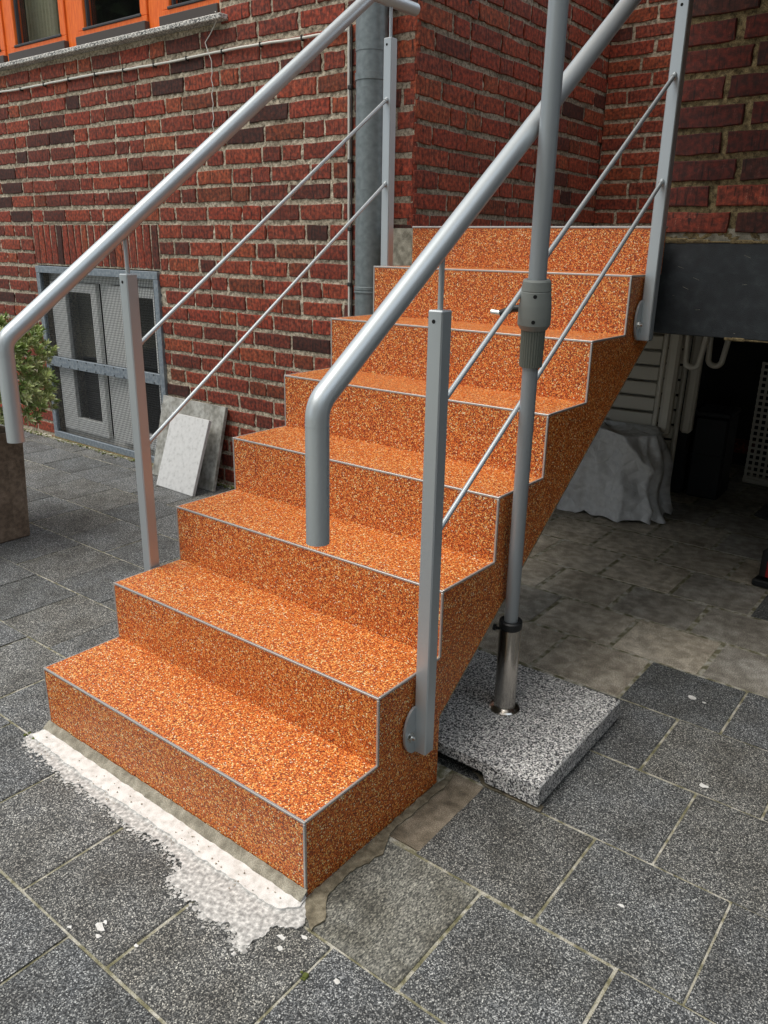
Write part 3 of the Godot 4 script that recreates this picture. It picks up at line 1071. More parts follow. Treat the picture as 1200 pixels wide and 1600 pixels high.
# trees and greenery added out of view, for shade and window reflections
func make_trees() -> void:
	var spots := [[-13.0, 5.6, 8.5, 2.3], [-17.5, 7.5, 11.0, 2.8], [0.5, 9.8, 6.8, 2.7], [5.0, 8.6, 7.6, 2.8], [8.2, 3.6, 6.6, 2.6], [8.6, -2.2, 7.0, 2.6]]
	var words := ["added tall dark garden tree mirrored in the left window pane", "added tallest garden tree mirrored in the middle window pane", "added lower rounded garden tree, unseen behind the camera", "added broad garden tree, unseen behind the camera at the right", "added rounded garden tree, unseen, to the right of the stair", "added tall garden tree, unseen, to the right of the landing"]
	var hd := thing("added_hedge", "added tall clipped greenery, unseen, that darkens the right side of the yard", "added_hedge", Vector3(3.2, 0, 0.9))  # added greenery that keeps side light off the stair flank
	put("stems", box_mesh(Vector3(-0.3, -0.01, -2.4), Vector3(0.3, 2.3, 2.4), 0.1), M.bark, hd)
	leaf_crown(hd, "foliage", Vector3(0, 1.25, 0), Vector3(0.75, 1.5, 3.1), 14000, 0.16, [Color(0.05, 0.085, 0.03), Color(0.07, 0.11, 0.04), Color(0.035, 0.06, 0.025)], 90)
	for i in spots.size():
		var q: Array = spots[i]
		var t := thing("added_tree", words[i], "tree", Vector3(q[0], 0, q[1]), 0.0, "added garden trees round the yard")
		var st := begin()
		lathe(st, [[0.26, -0.02], [0.17, 0.6], [0.13, q[2] * 0.5], [0.05, q[2] * 0.85], [0.0, q[2] * 0.86]], 14)
		put("trunk", finish(st), M.bark, t)
		leaf_crown(t, "crown", Vector3(0, q[2] * 0.56, 0), Vector3(q[3], q[2] * 0.46, q[3]), 9000, 0.62, [Color(0.05, 0.085, 0.03), Color(0.07, 0.11, 0.04), Color(0.035, 0.06, 0.025)], 50 + i)

# ------------------------------------------------------------------ building
func make_house() -> void:
	# long front wall, its face on z = -1.94
	var fw := thing("brick_wall", "long red brick wall left of the stair with orange window and meshed cellar window", "wall", Vector3(0, 0, -1.94))
	var win := [-5.3, -2.335, 2.31, 3.4]
	var cel := [-4.205, -2.935, 0.02, 1.16]
	brick_face(fw, {"u0": -7.5, "u1": -1.18, "core_end": 0.035, "v0": -0.02, "v1": 3.1, "start": 0.0145 - 0.0875, "pitch": 0.0875, "height": 0.0665, "joint": 0.0135, "stretcher": 0.25, "header": 0.121, "seed": 5, "dark": 0.07, "mortar": M.mortar, "holes": [win, cel, [-4.225, -2.915, 1.16, 1.412]], "soldiers": [[-4.222, -2.918, 1.166, 1.408, 19]], "thick": 0.26})
	# cellar lintel strip behind the upright bricks
	put("mortar", box_mesh(Vector3(-4.225, 1.161, -0.05), Vector3(-2.915, 1.411, -0.006)), M.mortar, fw)
	make_window(fw)
	make_cellar_window(fw)
	# wall of the recess that runs back from the corner, its face on x = -1.175
	var rw := thing("brick_wall", "red brick return wall at the left of the landing behind the downpipe", "wall", Vector3(-1.1755, 0, -1.942), PI / 2)
	brick_face(rw, {"u0": 0.0, "u1": 1.9, "v0": 0.9, "v1": 3.1, "start": 0.93, "pitch": 0.0875, "height": 0.0685, "joint": 0.0125, "stretcher": 0.25, "header": 0.121, "seed": 9, "dark": 0.5, "dark_tints": [4, 2, 9, 2], "mortar": M.mortar_grey, "thick": 0.2})
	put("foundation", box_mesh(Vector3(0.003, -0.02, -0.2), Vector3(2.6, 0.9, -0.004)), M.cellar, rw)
	# back of the recess
	var bw := thing("brick_wall", "red brick back wall of the landing recess with pale lime stained corner", "wall", Vector3(0, 0, -3.78))
	brick_face(bw, {"u0": -1.172, "u1": 1.2, "v0": 1.37, "v1": 3.1, "start": 1.372, "pitch": 0.0797, "height": 0.0625, "joint": 0.012, "stretcher": 0.25, "header": 0.12, "seed": 14, "dark": 0.5, "dark_tints": [4, 2, 9, 0], "mortar": M.mortar, "thick": 0.2, "cell": 0.013})
	# right-hand wall on the landing's edge; its brick and mortar tints carry painted shade
	var dw := thing("brick_wall", "brick wall with shade painted into its tints, standing on the black painted beam at the right", "wall", Vector3(0, 0, -1.765))
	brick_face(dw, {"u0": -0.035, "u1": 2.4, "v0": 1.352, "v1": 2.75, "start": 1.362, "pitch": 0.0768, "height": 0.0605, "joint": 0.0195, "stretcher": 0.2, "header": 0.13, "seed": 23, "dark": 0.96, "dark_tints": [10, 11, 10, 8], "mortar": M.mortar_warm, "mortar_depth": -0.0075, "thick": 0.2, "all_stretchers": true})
	# landing slab and its painted edge beam
	var ld := thing("landing", "concrete landing at the top of the stair with black painted edge beam", "landing")
	put("slab", box_mesh(Vector3(-1.172, 1.06, -4.40), Vector3(2.4, 1.384, -1.7715)), M.concrete, ld)
	put("slab_nose", box_mesh(Vector3(-0.985, 1.068, -1.7712), Vector3(-0.037, 1.384, -1.6985)), M.concrete, ld)
	var bt := begin()
	cbox(bt, Vector3(-0.035, 1.052, -1.7712), Vector3(2.4, 1.343, -1.752), 0.003)
	put("edge_beam", finish(bt), M.bitumen, ld)
	# spilled mortar along both edges of the beam
	var r := RandomNumberGenerator.new()
	r.seed = 3
	for row in [[1.3435, 0.009, 0.006], [1.0495, 0.006, 0.009]]:
		var st := begin()
		var x := -0.03
		while x < 1.2:
			var s := r.randf_range(0.02, 0.07)
			var hh: float = row[1] * r.randf_range(0.3, 1.4)
			if row[0] > 1.2 or (x > 0.16 and r.randf() < 0.8):
				cbox(st, Vector3(x, row[0] - hh * 0.6, -1.77), Vector3(x + s * 1.05, row[0] + hh, -1.7505 + r.randf() * row[2] * 0.3), 0.003)
			x += s
		put("mortar_smear", finish(st), M.mortar_warm, ld).set_meta("kind", "stuff")
	var sc := begin()
	for i in 12:
		var x := r.randf_range(0.0, 0.6)
		var y := r.randf_range(1.06, 1.33)
		var a := r.randf_range(-0.5, 0.3)
		var l := r.randf_range(0.002, 0.012)
		cbox(sc, Vector3(-l, -0.0004, 0), Vector3(l, 0.0004, 0.0005), 0.0, Transform3D(Basis(Vector3(0, 0, 1), a), Vector3(x, y, -1.752)))
	put("scratches", finish(sc), M.concrete, ld).set_meta("kind", "stuff")
	put("old_edge", box_mesh(Vector3(-1.168, 1.07, -1.935), Vector3(-0.993, 1.374, -1.7735), 0.004), M.screed, ld)
	# enclosure of the space under the landing
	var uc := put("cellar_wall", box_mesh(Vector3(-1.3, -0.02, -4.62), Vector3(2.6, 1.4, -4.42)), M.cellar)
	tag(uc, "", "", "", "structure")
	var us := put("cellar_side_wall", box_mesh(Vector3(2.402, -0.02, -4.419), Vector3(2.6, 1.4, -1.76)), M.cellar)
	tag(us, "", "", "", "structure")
	# timber slab added out of view above the right-hand part, to shade that wall
	var bl := thing("added_balcony", "added brown timber slab, unseen, that shades the brick wall at the right", "added_balcony")
	put("shade_deck", box_mesh(Vector3(0.07, 2.22, -1.75), Vector3(2.6, 2.38, -0.95), 0.005), M.brown_wood, bl)
	var ev := thing("added_overhang", "added brown timber panel above the landing, unseen, for brown reflections on the rails", "roof")  # added out of view so the upper rails mirror something brown
	put("added_soffit", box_mesh(Vector3(-0.9, 3.2, -2.5), Vector3(3.0, 3.32, -1.3), 0.005), M.added_soffit_wood, ev)

func make_window(fw: Node3D) -> void:
	# wooden window behind the granite sill; wall face is z = 0 here
	var w := Node3D.new()
	w.name = "window"
	fw.add_child(w, true)
	var zf := -0.075 # face of the frame
	var mk := func(called: String, lo: Vector3, hi: Vector3, mat: Material, bev := 0.003) -> void:
		put(called, box_mesh(lo, hi, bev), mat, w)
	var vb := 2.345
	var vt := 3.38
	mk.call("frame", Vector3(-5.28, vb, zf - 0.06), Vector3(-2.345, vb + 0.035, zf - 0.012), M.orange_wood)
	for u in [[-4.405, -4.34], [-3.72, -3.60], [-2.965, -2.845], [-2.40, -2.338]]:
		mk.call("mullion", Vector3(u[0], vb + 0.0005, zf - 0.058), Vector3(u[1], vt, zf), M.orange_wood)
	for c in [[-5.20, -4.41], [-4.335, -3.725], [-3.595, -2.97], [-2.84, -2.405]]:
		var a: float = c[0]
		var b: float = c[1]
		# casement: bottom rail, stiles, top rail, gaskets, drip rail, pane
		mk.call("casement", Vector3(a, vb + 0.02, zf - 0.05), Vector3(b, vb + 0.092, zf + 0.01), M.orange_wood)
		mk.call("casement", Vector3(a, vb + 0.0925, zf - 0.05), Vector3(a + 0.055, vt - 0.08, zf + 0.0095), M.orange_wood)
		mk.call("casement", Vector3(b - 0.055, vb + 0.0925, zf - 0.05), Vector3(b, vt - 0.08, zf + 0.0095), M.orange_wood)
		mk.call("casement", Vector3(a, vt - 0.0795, zf - 0.05), Vector3(b, vt, zf + 0.01), M.orange_wood)
		mk.call("drip_rail", Vector3(a - 0.006, vb + 0.002, zf - 0.01), Vector3(b + 0.006, vb + 0.062, zf + 0.03), M.drip_rail)
		mk.call("gasket", Vector3(a + 0.045, vb + 0.0905, zf - 0.02), Vector3(b - 0.045, vb + 0.104, zf + 0.016), M.gasket)
		mk.call("gasket", Vector3(a + 0.056, vb + 0.1045, zf - 0.03), Vector3(a + 0.068, vt - 0.09, zf - 0.006), M.gasket)
		mk.call("pane", Vector3(a + 0.05, vb + 0.085, zf - 0.034), Vector3(b - 0.05, vt - 0.07, zf - 0.028), M.glass, 0.0)
	# curtain folds
	var ct := begin()
	ct.set_smooth_group(1)
	var n := 90
	for i in n:
		var ua := -4.42 + 0.30 * i / n
		var ub := -4.42 + 0.30 * (i + 1) / n
		var za := -0.26 + 0.022 * sin(i * 0.55) + 0.008 * sin(i * 1.7)
		var zb := -0.26 + 0.022 * sin((i + 1) * 0.55) + 0.008 * sin((i + 1) * 1.7)
		quad(ct, Vector3(ua, 2.3, za), Vector3(ub, 2.3, zb), Vector3(ub, 3.4, zb), Vector3(ua, 3.4, za))
	put("curtain", finish(ct), M.curtain, w)
	# room behind
	var rt := begin()
	cbox(rt, Vector3(-5.5, 2.1, -2.2), Vector3(-1.4, 2.3, -0.265))
	cbox(rt, Vector3(-5.5, 3.42, -2.2), Vector3(-1.4, 3.6, -0.265))
	cbox(rt, Vector3(-5.5, 2.301, -2.4), Vector3(-1.4, 3.419, -2.2))
	cbox(rt, Vector3(-5.5, 2.301, -2.199), Vector3(-5.35, 3.419, -0.265))
	cbox(rt, Vector3(-1.55, 2.301, -2.199), Vector3(-1.4, 3.419, -0.265))
	put("room", finish(rt), M.room, w)
	var sl := begin()
	cbox(sl, Vector3(-5.3, 2.307, -0.14), Vector3(-2.275, 2.331, 0.05), 0.004)
	put("window_sill", finish(sl), M.sill, fw)

func make_cellar_window(fw: Node3D) -> void:
	var w := Node3D.new()
	w.name = "cellar_window"
	fw.add_child(w, true)
	# white frame set back in the opening
	var z0 := -0.10
	var z1 := -0.065
	var mk := func(called: String, lo: Vector3, hi: Vector3, mat: Material) -> void:
		put(called, box_mesh(lo, hi, 0.003), mat, w)
	mk.call("frame", Vector3(-4.2, 0.022, z0), Vector3(-2.94, 0.075, z1), M.white_paint)
	mk.call("frame", Vector3(-4.2, 1.06, z0), Vector3(-2.94, 1.118, z1), M.white_paint)
	mk.call("frame", Vector3(-4.2, 0.0755, z0), Vector3(-4.15, 1.0595, z1), M.white_paint)
	mk.call("frame", Vector3(-2.99, 0.0755, z0), Vector3(-2.94, 1.0595, z1), M.white_paint)
	mk.call("frame", Vector3(-3.62, 0.0755, z0), Vector3(-3.5, 1.0595, z1), M.white_paint)
	# left casement proud of the frame
	for k in [[-4.145, -3.625], [-3.495, -2.995]]:
		var zz: float = z1 + 0.001
		mk.call("casement", Vector3(k[0], 0.077, zz), Vector3(k[0] + 0.17, 1.058, zz + 0.03), M.white_paint)
		mk.call("casement", Vector3(k[1] - 0.06, 0.077, zz), Vector3(k[1], 1.058, zz + 0.03), M.white_paint)
		mk.call("casement", Vector3(k[0] + 0.1705, 0.077, zz), Vector3(k[1] - 0.0605, 0.17, zz + 0.029), M.white_paint)
		mk.call("casement", Vector3(k[0] + 0.1705, 1.0, zz), Vector3(k[1] - 0.0605, 1.058, zz + 0.029), M.white_paint)
		put("pane", box_mesh(Vector3(k[0] + 0.16, 0.16, zz + 0.004), Vector3(k[1] - 0.05, 1.01, zz + 0.009)), M.glass, w)
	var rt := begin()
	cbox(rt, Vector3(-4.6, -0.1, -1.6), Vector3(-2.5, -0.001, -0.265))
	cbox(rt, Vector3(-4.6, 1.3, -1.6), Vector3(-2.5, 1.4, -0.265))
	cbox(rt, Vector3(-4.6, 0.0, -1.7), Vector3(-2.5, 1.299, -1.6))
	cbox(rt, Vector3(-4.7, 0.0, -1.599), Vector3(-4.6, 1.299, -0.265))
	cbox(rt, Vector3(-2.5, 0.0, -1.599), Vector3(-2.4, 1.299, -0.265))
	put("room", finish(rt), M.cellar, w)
	# galvanised guard with woven wire, flush with the wall
	var g := thing("window_guard", "galvanised frame with woven wire mesh over the cellar window", "window guard", Vector3(0, 0, -1.94))
	var gm := func(called: String, lo: Vector3, hi: Vector3) -> void:
		put(called, box_mesh(lo, hi, 0.002), M.galv, g)
	var f0 := -0.012
	var f1 := 0.016
	gm.call("frame_bar", Vector3(-4.212, 1.112, f0), Vector3(-2.93, 1.155, f1))
	gm.call("frame_bar", Vector3(-4.212, 0.012, f0), Vector3(-2.93, 0.055, f1))
	gm.call("frame_bar", Vector3(-4.212, 0.0555, f0), Vector3(-4.17, 1.1115, f1 - 0.001))
	gm.call("frame_bar", Vector3(-2.972, 0.0555, f0), Vector3(-2.93, 1.1115, f1 - 0.001))
	gm.call("frame_bar", Vector3(-4.1695, 0.51, f0), Vector3(-2.9725, 0.575, f1 - 0.002))
	# solder and screw heads along the middle bar
	var sb := begin()
	for k in 12:
		for vv in [0.519, 0.566]:
			tube(sb, [Vector3(-4.13 + k * 0.1, vv, 0.012), Vector3(-4.13 + k * 0.1, vv, 0.0165)], 0.005, 8)
	put("screws", finish(sb), M.wire, g).set_meta("kind", "stuff")
	var wt := begin()
	var u := -4.168
	while u < -2.975:
		for seg in [[0.056, 0.509], [0.576, 1.111]]:
			cbox(wt, Vector3(u, seg[0], -0.0012), Vector3(u + 0.0014, seg[1], 0.0012))
		u += 0.0145
	for seg in [[0.058, 0.508], [0.578, 1.11]]:
		var v: float = seg[0]
		while v < seg[1]:
			cbox(wt, Vector3(-4.1695, v, 0.0013), Vector3(-2.9725, v + 0.0014, 0.0032))
			v += 0.0145
	var wm := put("wire_mesh", finish(wt), M.wire, g)
	wm.set_meta("kind", "stuff")

# ------------------------------------------------------------------ things on the walls
func make_wall_things() -> void:
	# zinc downpipe
	var dp := thing("downpipe", "zinc grey rain downpipe at the wall corner behind the upper left railing post", "downpipe", Vector3(-1.345, 0, -1.862))
	var st := begin()
	lathe(st, [[0.0, 0.0], [0.0635, 0.0], [0.0635, 1.115], [0.0665, 1.116], [0.0675, 1.121], [0.0665, 1.126], [0.0635, 1.127], [0.0635, 2.055], [0.0655, 2.056], [0.0655, 3.2], [0.0, 3.2]], 40)
	put("pipe", finish(st), M.zinc, dp)
	st = begin()
	lathe(st, [[0.0636, 1.128], [0.0668, 1.13], [0.0668, 1.142], [0.0636, 1.144]], 40)
	put("joint_ring", finish(st), M.zinc, dp)
	st = begin()
	lathe(st, [[0.0636, 1.95], [0.0672, 1.951], [0.0672, 1.978], [0.0636, 1.979]], 40)
	cbox(st, Vector3(-0.012, 1.953, -0.078), Vector3(0.012, 1.976, -0.06))
	put("pipe_clip", finish(st), M.zinc, dp)
	# long horizontal cable
	var hc := thing("cable", "long pale cable clipped along the brick wall below the orange window", "cable")
	var pts := []
	var r := RandomNumberGenerator.new()
	r.seed = 8
	var n := 90
	for i in n + 1:
		var x := lerpf(-7.4, -1.53, float(i) / n)
		pts.append(Vector3(x, 2.19 - 0.0045 * (x + 4.4) * 1.2 + 0.003 * sin(x * 5.0) + r.randf_range(-0.0012, 0.0012), -1.928))
	put("sheath", tube_mesh(pts, 0.0058, 10), M.cable, hc)
	for i in range(2, n, 4):
		var c: Vector3 = pts[i]
		put("clip", box_mesh(c + Vector3(-0.004, -0.012, -0.012), c + Vector3(0.004, 0.010, 0.009), 0.002), M.clip, hc)
	# vertical cable beside the downpipe
	var vc := thing("cable", "thin dark and pale vertical cable clipped to the bricks left of the downpipe", "cable")
	var vp := []
	for i in 41:
		vp.append(Vector3(-1.524 + 0.012 * (1.0 - i / 40.0) + r.randf_range(-0.0012, 0.0012), lerpf(0.02, 2.19, i / 40.0), -1.93))
	put("sheath", tube_mesh(vp, 0.0062, 10), M.cable, vc)
	for y in [0.3, 0.62, 0.95, 1.145, 1.385, 1.665, 1.955]:
		put("clip", box_mesh(Vector3(-1.525, y - 0.009, -1.94), Vector3(-1.503, y + 0.009, -1.921), 0.003), M.clip, vc)
	var sh := []
	for i in 41:
		sh.append(vp[i] + Vector3(0.0135, 0, -0.002))
	put("second_sheath", tube_mesh(sh, 0.004, 8), M.clip, vc)
	# loose wire dangling from the sill
	var lw := thing("loose_wire", "thin white wire dangling from the right end of the granite sill", "wire")
	var lp := [Vector3(-2.30, 2.335, -1.885), Vector3(-2.325, 2.31, -1.915), Vector3(-2.395, 2.262, -1.93), Vector3(-2.436, 2.232, -1.932), Vector3(-2.405, 2.19, -1.92), Vector3(-2.394, 2.15, -1.93)]
	for i in 16:
		lp.append(Vector3(-2.397 + 0.006 * sin(i * 2.1) - 0.0006 * i, 2.12 - i * 0.0225, -1.932 + 0.002 * sin(i * 1.3)))
	put("strand", tube_mesh(lp, 0.0024, 8), M.cable, lw)
	# black pipe end in the recess corner
	var bp := thing("black_pipe", "end of a thin black pipe in the upper corner of the landing recess", "pipe", Vector3(-1.142, 0, -3.735))
	st = begin()
	lathe(st, [[0.0, 2.512], [0.016, 2.512], [0.017, 2.516], [0.017, 3.1], [0.0, 3.1]], 20)
	put("tube", finish(st), M.black, bp)
	# rusty hook in the return wall
	var hk := thing("wall_hook", "small rusty metal hook sticking out of the return wall near the top edge", "hook", Vector3(-1.175, 2.312, -2.31))
	put("shank", tube_mesh(arc_path([Vector3(-0.01, 0, 0), Vector3(0.03, -0.004, 0), Vector3(0.035, 0.02, 0)], 0.008), 0.004, 10), M.drip_rail, hk)
	put("plate", tube_mesh([Vector3(0.0, -0.003, 0), Vector3(0.004, -0.003, 0)], 0.014, 14), M.drip_rail, hk)

# ------------------------------------------------------------------ mortar and crumbs on the ground
func V2(a: Array) -> Array:
	var o := []
	for i in range(0, a.size(), 2):
		o.append(Vector2(a[i], a[i + 1]))
	return o

func make_ground_bits() -> void:
	var ft := thing("mortar_bed", "ragged white plaster strip along the foot of the bottom step", "mortar patch")
	var rim := V2([-0.99, 0.004, -0.995, 0.081, -0.891, 0.094, -0.753, 0.103, -0.691, 0.096, -0.613, 0.101, -0.536, 0.099, -0.468, 0.102, -0.431, 0.093, -0.352, 0.089, -0.274, 0.115, -0.262, 0.142, -0.235, 0.155, -0.169, 0.157, -0.11, 0.164, -0.052, 0.147, -0.021, 0.172, -0.003, 0.158, 0.0, 0.107, 0.043, 0.061, 0.02, 0.004])
	put("thin_coat", patch(rim, 0.0015, 0.0026, 0.0055, 4, 0.003), M.plaster_thin, ft)
	var inner := V2([-0.985, 0.004, -0.985, 0.06, -0.70, 0.072, -0.42, 0.066, -0.2, 0.07, -0.02, 0.066, 0.012, 0.03, 0.006, 0.004])
	put("upper_coat", patch(inner, 0.0047, 0.004, 0.003, 6, 0.008), M.plaster, ft)
	var rg := begin()
	var r := RandomNumberGenerator.new()
	r.seed = 15
	# sloping fillet against the riser
	var nn := 70
	var pa := []
	for i in nn + 1:
		var x := lerpf(-0.992, 0.006, float(i) / nn)
		pa.append([Vector3(x, 0.0245 + r.randf_range(-0.0015, 0.0015), 0.0015), Vector3(x, 0.017 + r.randf_range(-0.001, 0.001), 0.012 + r.randf_range(-0.001, 0.001)), Vector3(x, 0.008, 0.023 + r.randf_range(-0.002, 0.002))])
	rg.set_smooth_group(1)
	for i in nn:
		for k in 2:
			quad(rg, pa[i][k], pa[i][k + 1], pa[i + 1][k + 1], pa[i + 1][k])
	put("grey_fillet", finish(rg), M.concrete, ft)
	# dark grains trodden into the plaster
	var gr := begin()
	for i in 70:
		var x := r.randf_range(-0.95, -0.02)
		var z := r.randf_range(0.035, 0.09)
		var s := r.randf_range(0.0012, 0.0036)
		cbox(gr, Vector3(x, 0.009, z), Vector3(x + s, 0.0105 + s * 0.4, z + s * r.randf_range(0.6, 1.3)), s * 0.2)
	# crumbs and thin smears where the plaster feathers out
	# earth and moss along the foot of the house wall
	var em := thing("moss_strip", "narrow strip of earth and moss along the foot of the left wall", "moss")
	put("earth", patch(V2([-5.2, -1.938, -5.2, -1.905, -4.3, -1.895, -3.6, -1.9, -3.0, -1.892, -2.3, -1.905, -1.3, -1.9, -1.3, -1.938]), 0.0, 0.006, 0.008, 61, 0.02), M.joint, em)
	put("plinth", box_mesh(Vector3(-4.24, 0.0, -1.939), Vector3(-2.91, 0.011, -1.915), 0.003), M.mortar_warm, em)
	var mo := MultiMesh.new()
	mo.transform_format = MultiMesh.TRANSFORM_3D
	mo.mesh = box_mesh(Vector3(-0.004, 0, -0.004), Vector3(0.004, 0.006, 0.004), 0.0015)
	mo.instance_count = 700
	for i in 700:
		var x := r.randf_range(-4.9, -1.4)
		var p := Vector3(x, 0.002, -1.925 + absf(r.randfn()) * 0.02)
		if i > 690: # tufts in the paving joints
			var j: Array = [[0.131, 0.141], [-0.99, 0.058]][i % 2]
			p = Vector3(j[0] + r.randfn() * 0.014, -0.002, j[1] + r.randfn() * 0.004)
		mo.set_instance_transform(i, Transform3D(Basis(Vector3.UP, r.randf() * TAU) * r.randf_range(0.5, 1.4), p))
	var moi := MultiMeshInstance3D.new()
	moi.name = "moss"
	moi.multimesh = mo
	moi.material_override = M.moss
	moi.set_meta("kind", "stuff")
	em.add_child(moi, true)
	var fe := begin()
	for i in 420:
		var q: int = 1 + r.randi() % 16
		var p: Vector2 = (rim[q] as Vector2).lerp(rim[q + 1], r.randf())
		var far := absf(r.randfn()) * 0.012
		var s := r.randf_range(0.001, 0.0042) * (1.0 - minf(0.7, far * 18.0))
		var c := Vector3(p.x + r.randfn() * 0.006, 0.0, p.y + far)
		var yaw := Transform3D(Basis(Vector3.UP, r.randf() * TAU), c)
		cbox(fe, Vector3(-s * 1.5, 0.0005, -s), Vector3(s * 1.5, 0.0016 + s * 0.22, s), s * 0.3, yaw)
	put("crumbs", finish(fe), M.plaster_thin, ft).set_meta("kind", "stuff")
	var gp := put("grains", finish(gr), M.old_paver0, ft)
	gp.set_meta("kind", "stuff")
	var sm := thing("mortar_strip", "brownish grey mortar smeared along the right foot of the stair", "mortar patch")
	put("smear", patch(V2([0.004, 0.004, 0.004, -0.25, 0.004, -0.48, 0.016, -0.55, 0.03, -0.5, 0.022, -0.26, 0.05, -0.2, 0.028, -0.1, 0.034, -0.03, 0.072, 0.02, 0.068, 0.06, 0.036, 0.038]), 0.001, 0.004, 0.003, 19, 0.01), M.screed, sm)
	put("smear", patch(V2([0.10, -0.555, 0.265, -0.555, 0.262, -0.578, 0.05, -0.59]), 0.001, 0.0035, 0.003, 20, 0.012), M.screed, sm)
	var bs := thing("brown_slab_piece", "worn brown slab piece between the stair foot and the granite base", "paving slab")
	put("slab", patch(V2([0.008, -0.262, 0.012, -0.552, 0.104, -0.552, 0.108, -0.262]), -0.04, 0.0405, 0.0015, 9, 0.03), M.worn_piece, bs)
	# plaster splashes
	var k := 0
	for f in [[-0.27, 0.316, 0.012], [-0.272, 0.303, 0.006], [-0.253, 0.331, 0.008], [-0.317, 0.354, 0.006], [-0.176, 0.298, 0.004], [0.033, 0.105, 0.011], [0.048, 0.126, 0.006], [0.068, 0.078, 0.007], [0.186, 0.112, 0.006], [0.533, -0.4, 0.007], [0.545, -0.917, 0.012], [0.384, -1.333, 0.014], [0.424, -1.328, 0.006]]:
		var o := []
		var m := 9
		for i in m:
			var a := TAU * i / m
			o.append(Vector2(f[0] + cos(a) * f[2] * r.randf_range(0.6, 1.3), f[1] + sin(a) * f[2] * r.randf_range(0.4, 0.9)))
		var words: String = ["largest dried plaster splash on the slab at the lower left", "small plaster splash just above the largest one, lower left", "plaster splash just below the largest one, lower left", "lone plaster splash left of the group at the lower left", "tiny plaster dot right of the group at the lower left", "elongated plaster splash in front of the right end of the plaster strip", "smaller plaster splash in front of the elongated one", "plaster splash beside the brownish mortar at the stair corner", "plaster dot on the slab in front of the pale worn slab", "white plaster dot on the slab at the lower right", "white plaster splash on the slab near the right edge", "plaster splash on the joint right of the granite base", "tiny plaster dot next to the splash on the joint right of the granite base"][k]
		var t := put("plaster_splash", patch(o, 0.0003, 0.0014, 0.0016, 40 + k, 0.01), M.plaster)
		tag(t, words, "plaster splash", "dried plaster splashes on the paving")
		k += 1

# ------------------------------------------------------------------ left: planter, shrub, leaning panels
func make_left_things() -> void:
	var pl := thing("planter", "tall square grey-brown planter box at the left edge", "planter", Vector3(-2.70, 0, -0.575))
	var st := begin()
	# slightly tapered hollow box
	var lo := 0.205
	var hi := 0.222
	var H := 0.50
	st.set_smooth_group(-1)
	var ring := func(h: float, y: float) -> Array:
		return [Vector3(-h, y, -h), Vector3(-h, y, h), Vector3(h, y, h), Vector3(h, y, -h)]
	var rs := [ring.call(lo - 0.006, 0.0), ring.call(lo, 0.006), ring.call(hi, H - 0.004), ring.call(hi - 0.004, H), ring.call(hi - 0.022, H), ring.call(hi - 0.03, H - 0.06)]
	for i in rs.size() - 1:
		for k in 4:
			quad(st, rs[i][k], rs[i][(k + 1) % 4], rs[i + 1][(k + 1) % 4], rs[i + 1][k])
	put("box", finish(st), M.planter, pl)
	put("soil", box_mesh(Vector3(-0.19, 0.3, -0.19), Vector3(0.19, 0.45, 0.19)), M.soil, pl)
	var sh := thing("shrub", "rounded evergreen shrub with pale narrow leaves growing in the planter", "shrub", Vector3(-2.70, 0.45, -0.62))
	st = begin()
	var r := RandomNumberGenerator.new()
	r.seed = 2
	for i in 9:
		var a := r.randf() * TAU
		var b := r.randf_range(0.1, 0.24)
		tube(st, [Vector3(cos(a) * 0.02, 0, sin(a) * 0.02), Vector3(cos(a) * b * 0.5, 0.15, sin(a) * b * 0.5), Vector3(cos(a) * b, 0.32, sin(a) * b)], 0.006, 6)
	put("stem", finish(st), M.bark, sh)
	leaf_crown(sh, "foliage", Vector3(0.0, 0.27, -0.02), Vector3(0.50, 0.36, 0.50), 24000, 0.033, [Color(0.26, 0.34, 0.10), Color(0.34, 0.42, 0.15), Color(0.45, 0.50, 0.22), Color(0.19, 0.27, 0.08), Color(0.52, 0.55, 0.30)], 12)
	# grey panel against the wall
	var lean := func(called: String, label: String, x0: float, x1: float, zb: float, h: float, th: float, ang: float, mat: Material, skew: float) -> void:
		var o := thing(called, label, "panel", Vector3((x0 + x1) * 0.5, 0.002, zb), skew, "")
		var m := put("slab", box_mesh(Vector3(-(x1 - x0) * 0.5, 0, -th), Vector3((x1 - x0) * 0.5, h, 0), 0.002), mat, o)
		m.rotation.x = -ang
	lean.call("grey_panel", "larger weathered grey panel leaning on the brick wall behind the white tile", -2.935, -2.39, -1.79, 0.475, 0.022, 0.262, M.fibre_panel, 0.0)
	lean.call("white_tile", "smaller white stone tile leaning in front of the grey panel", -2.735, -2.405, -1.665, 0.425, 0.02, 0.34, M.white_tile, -0.03)

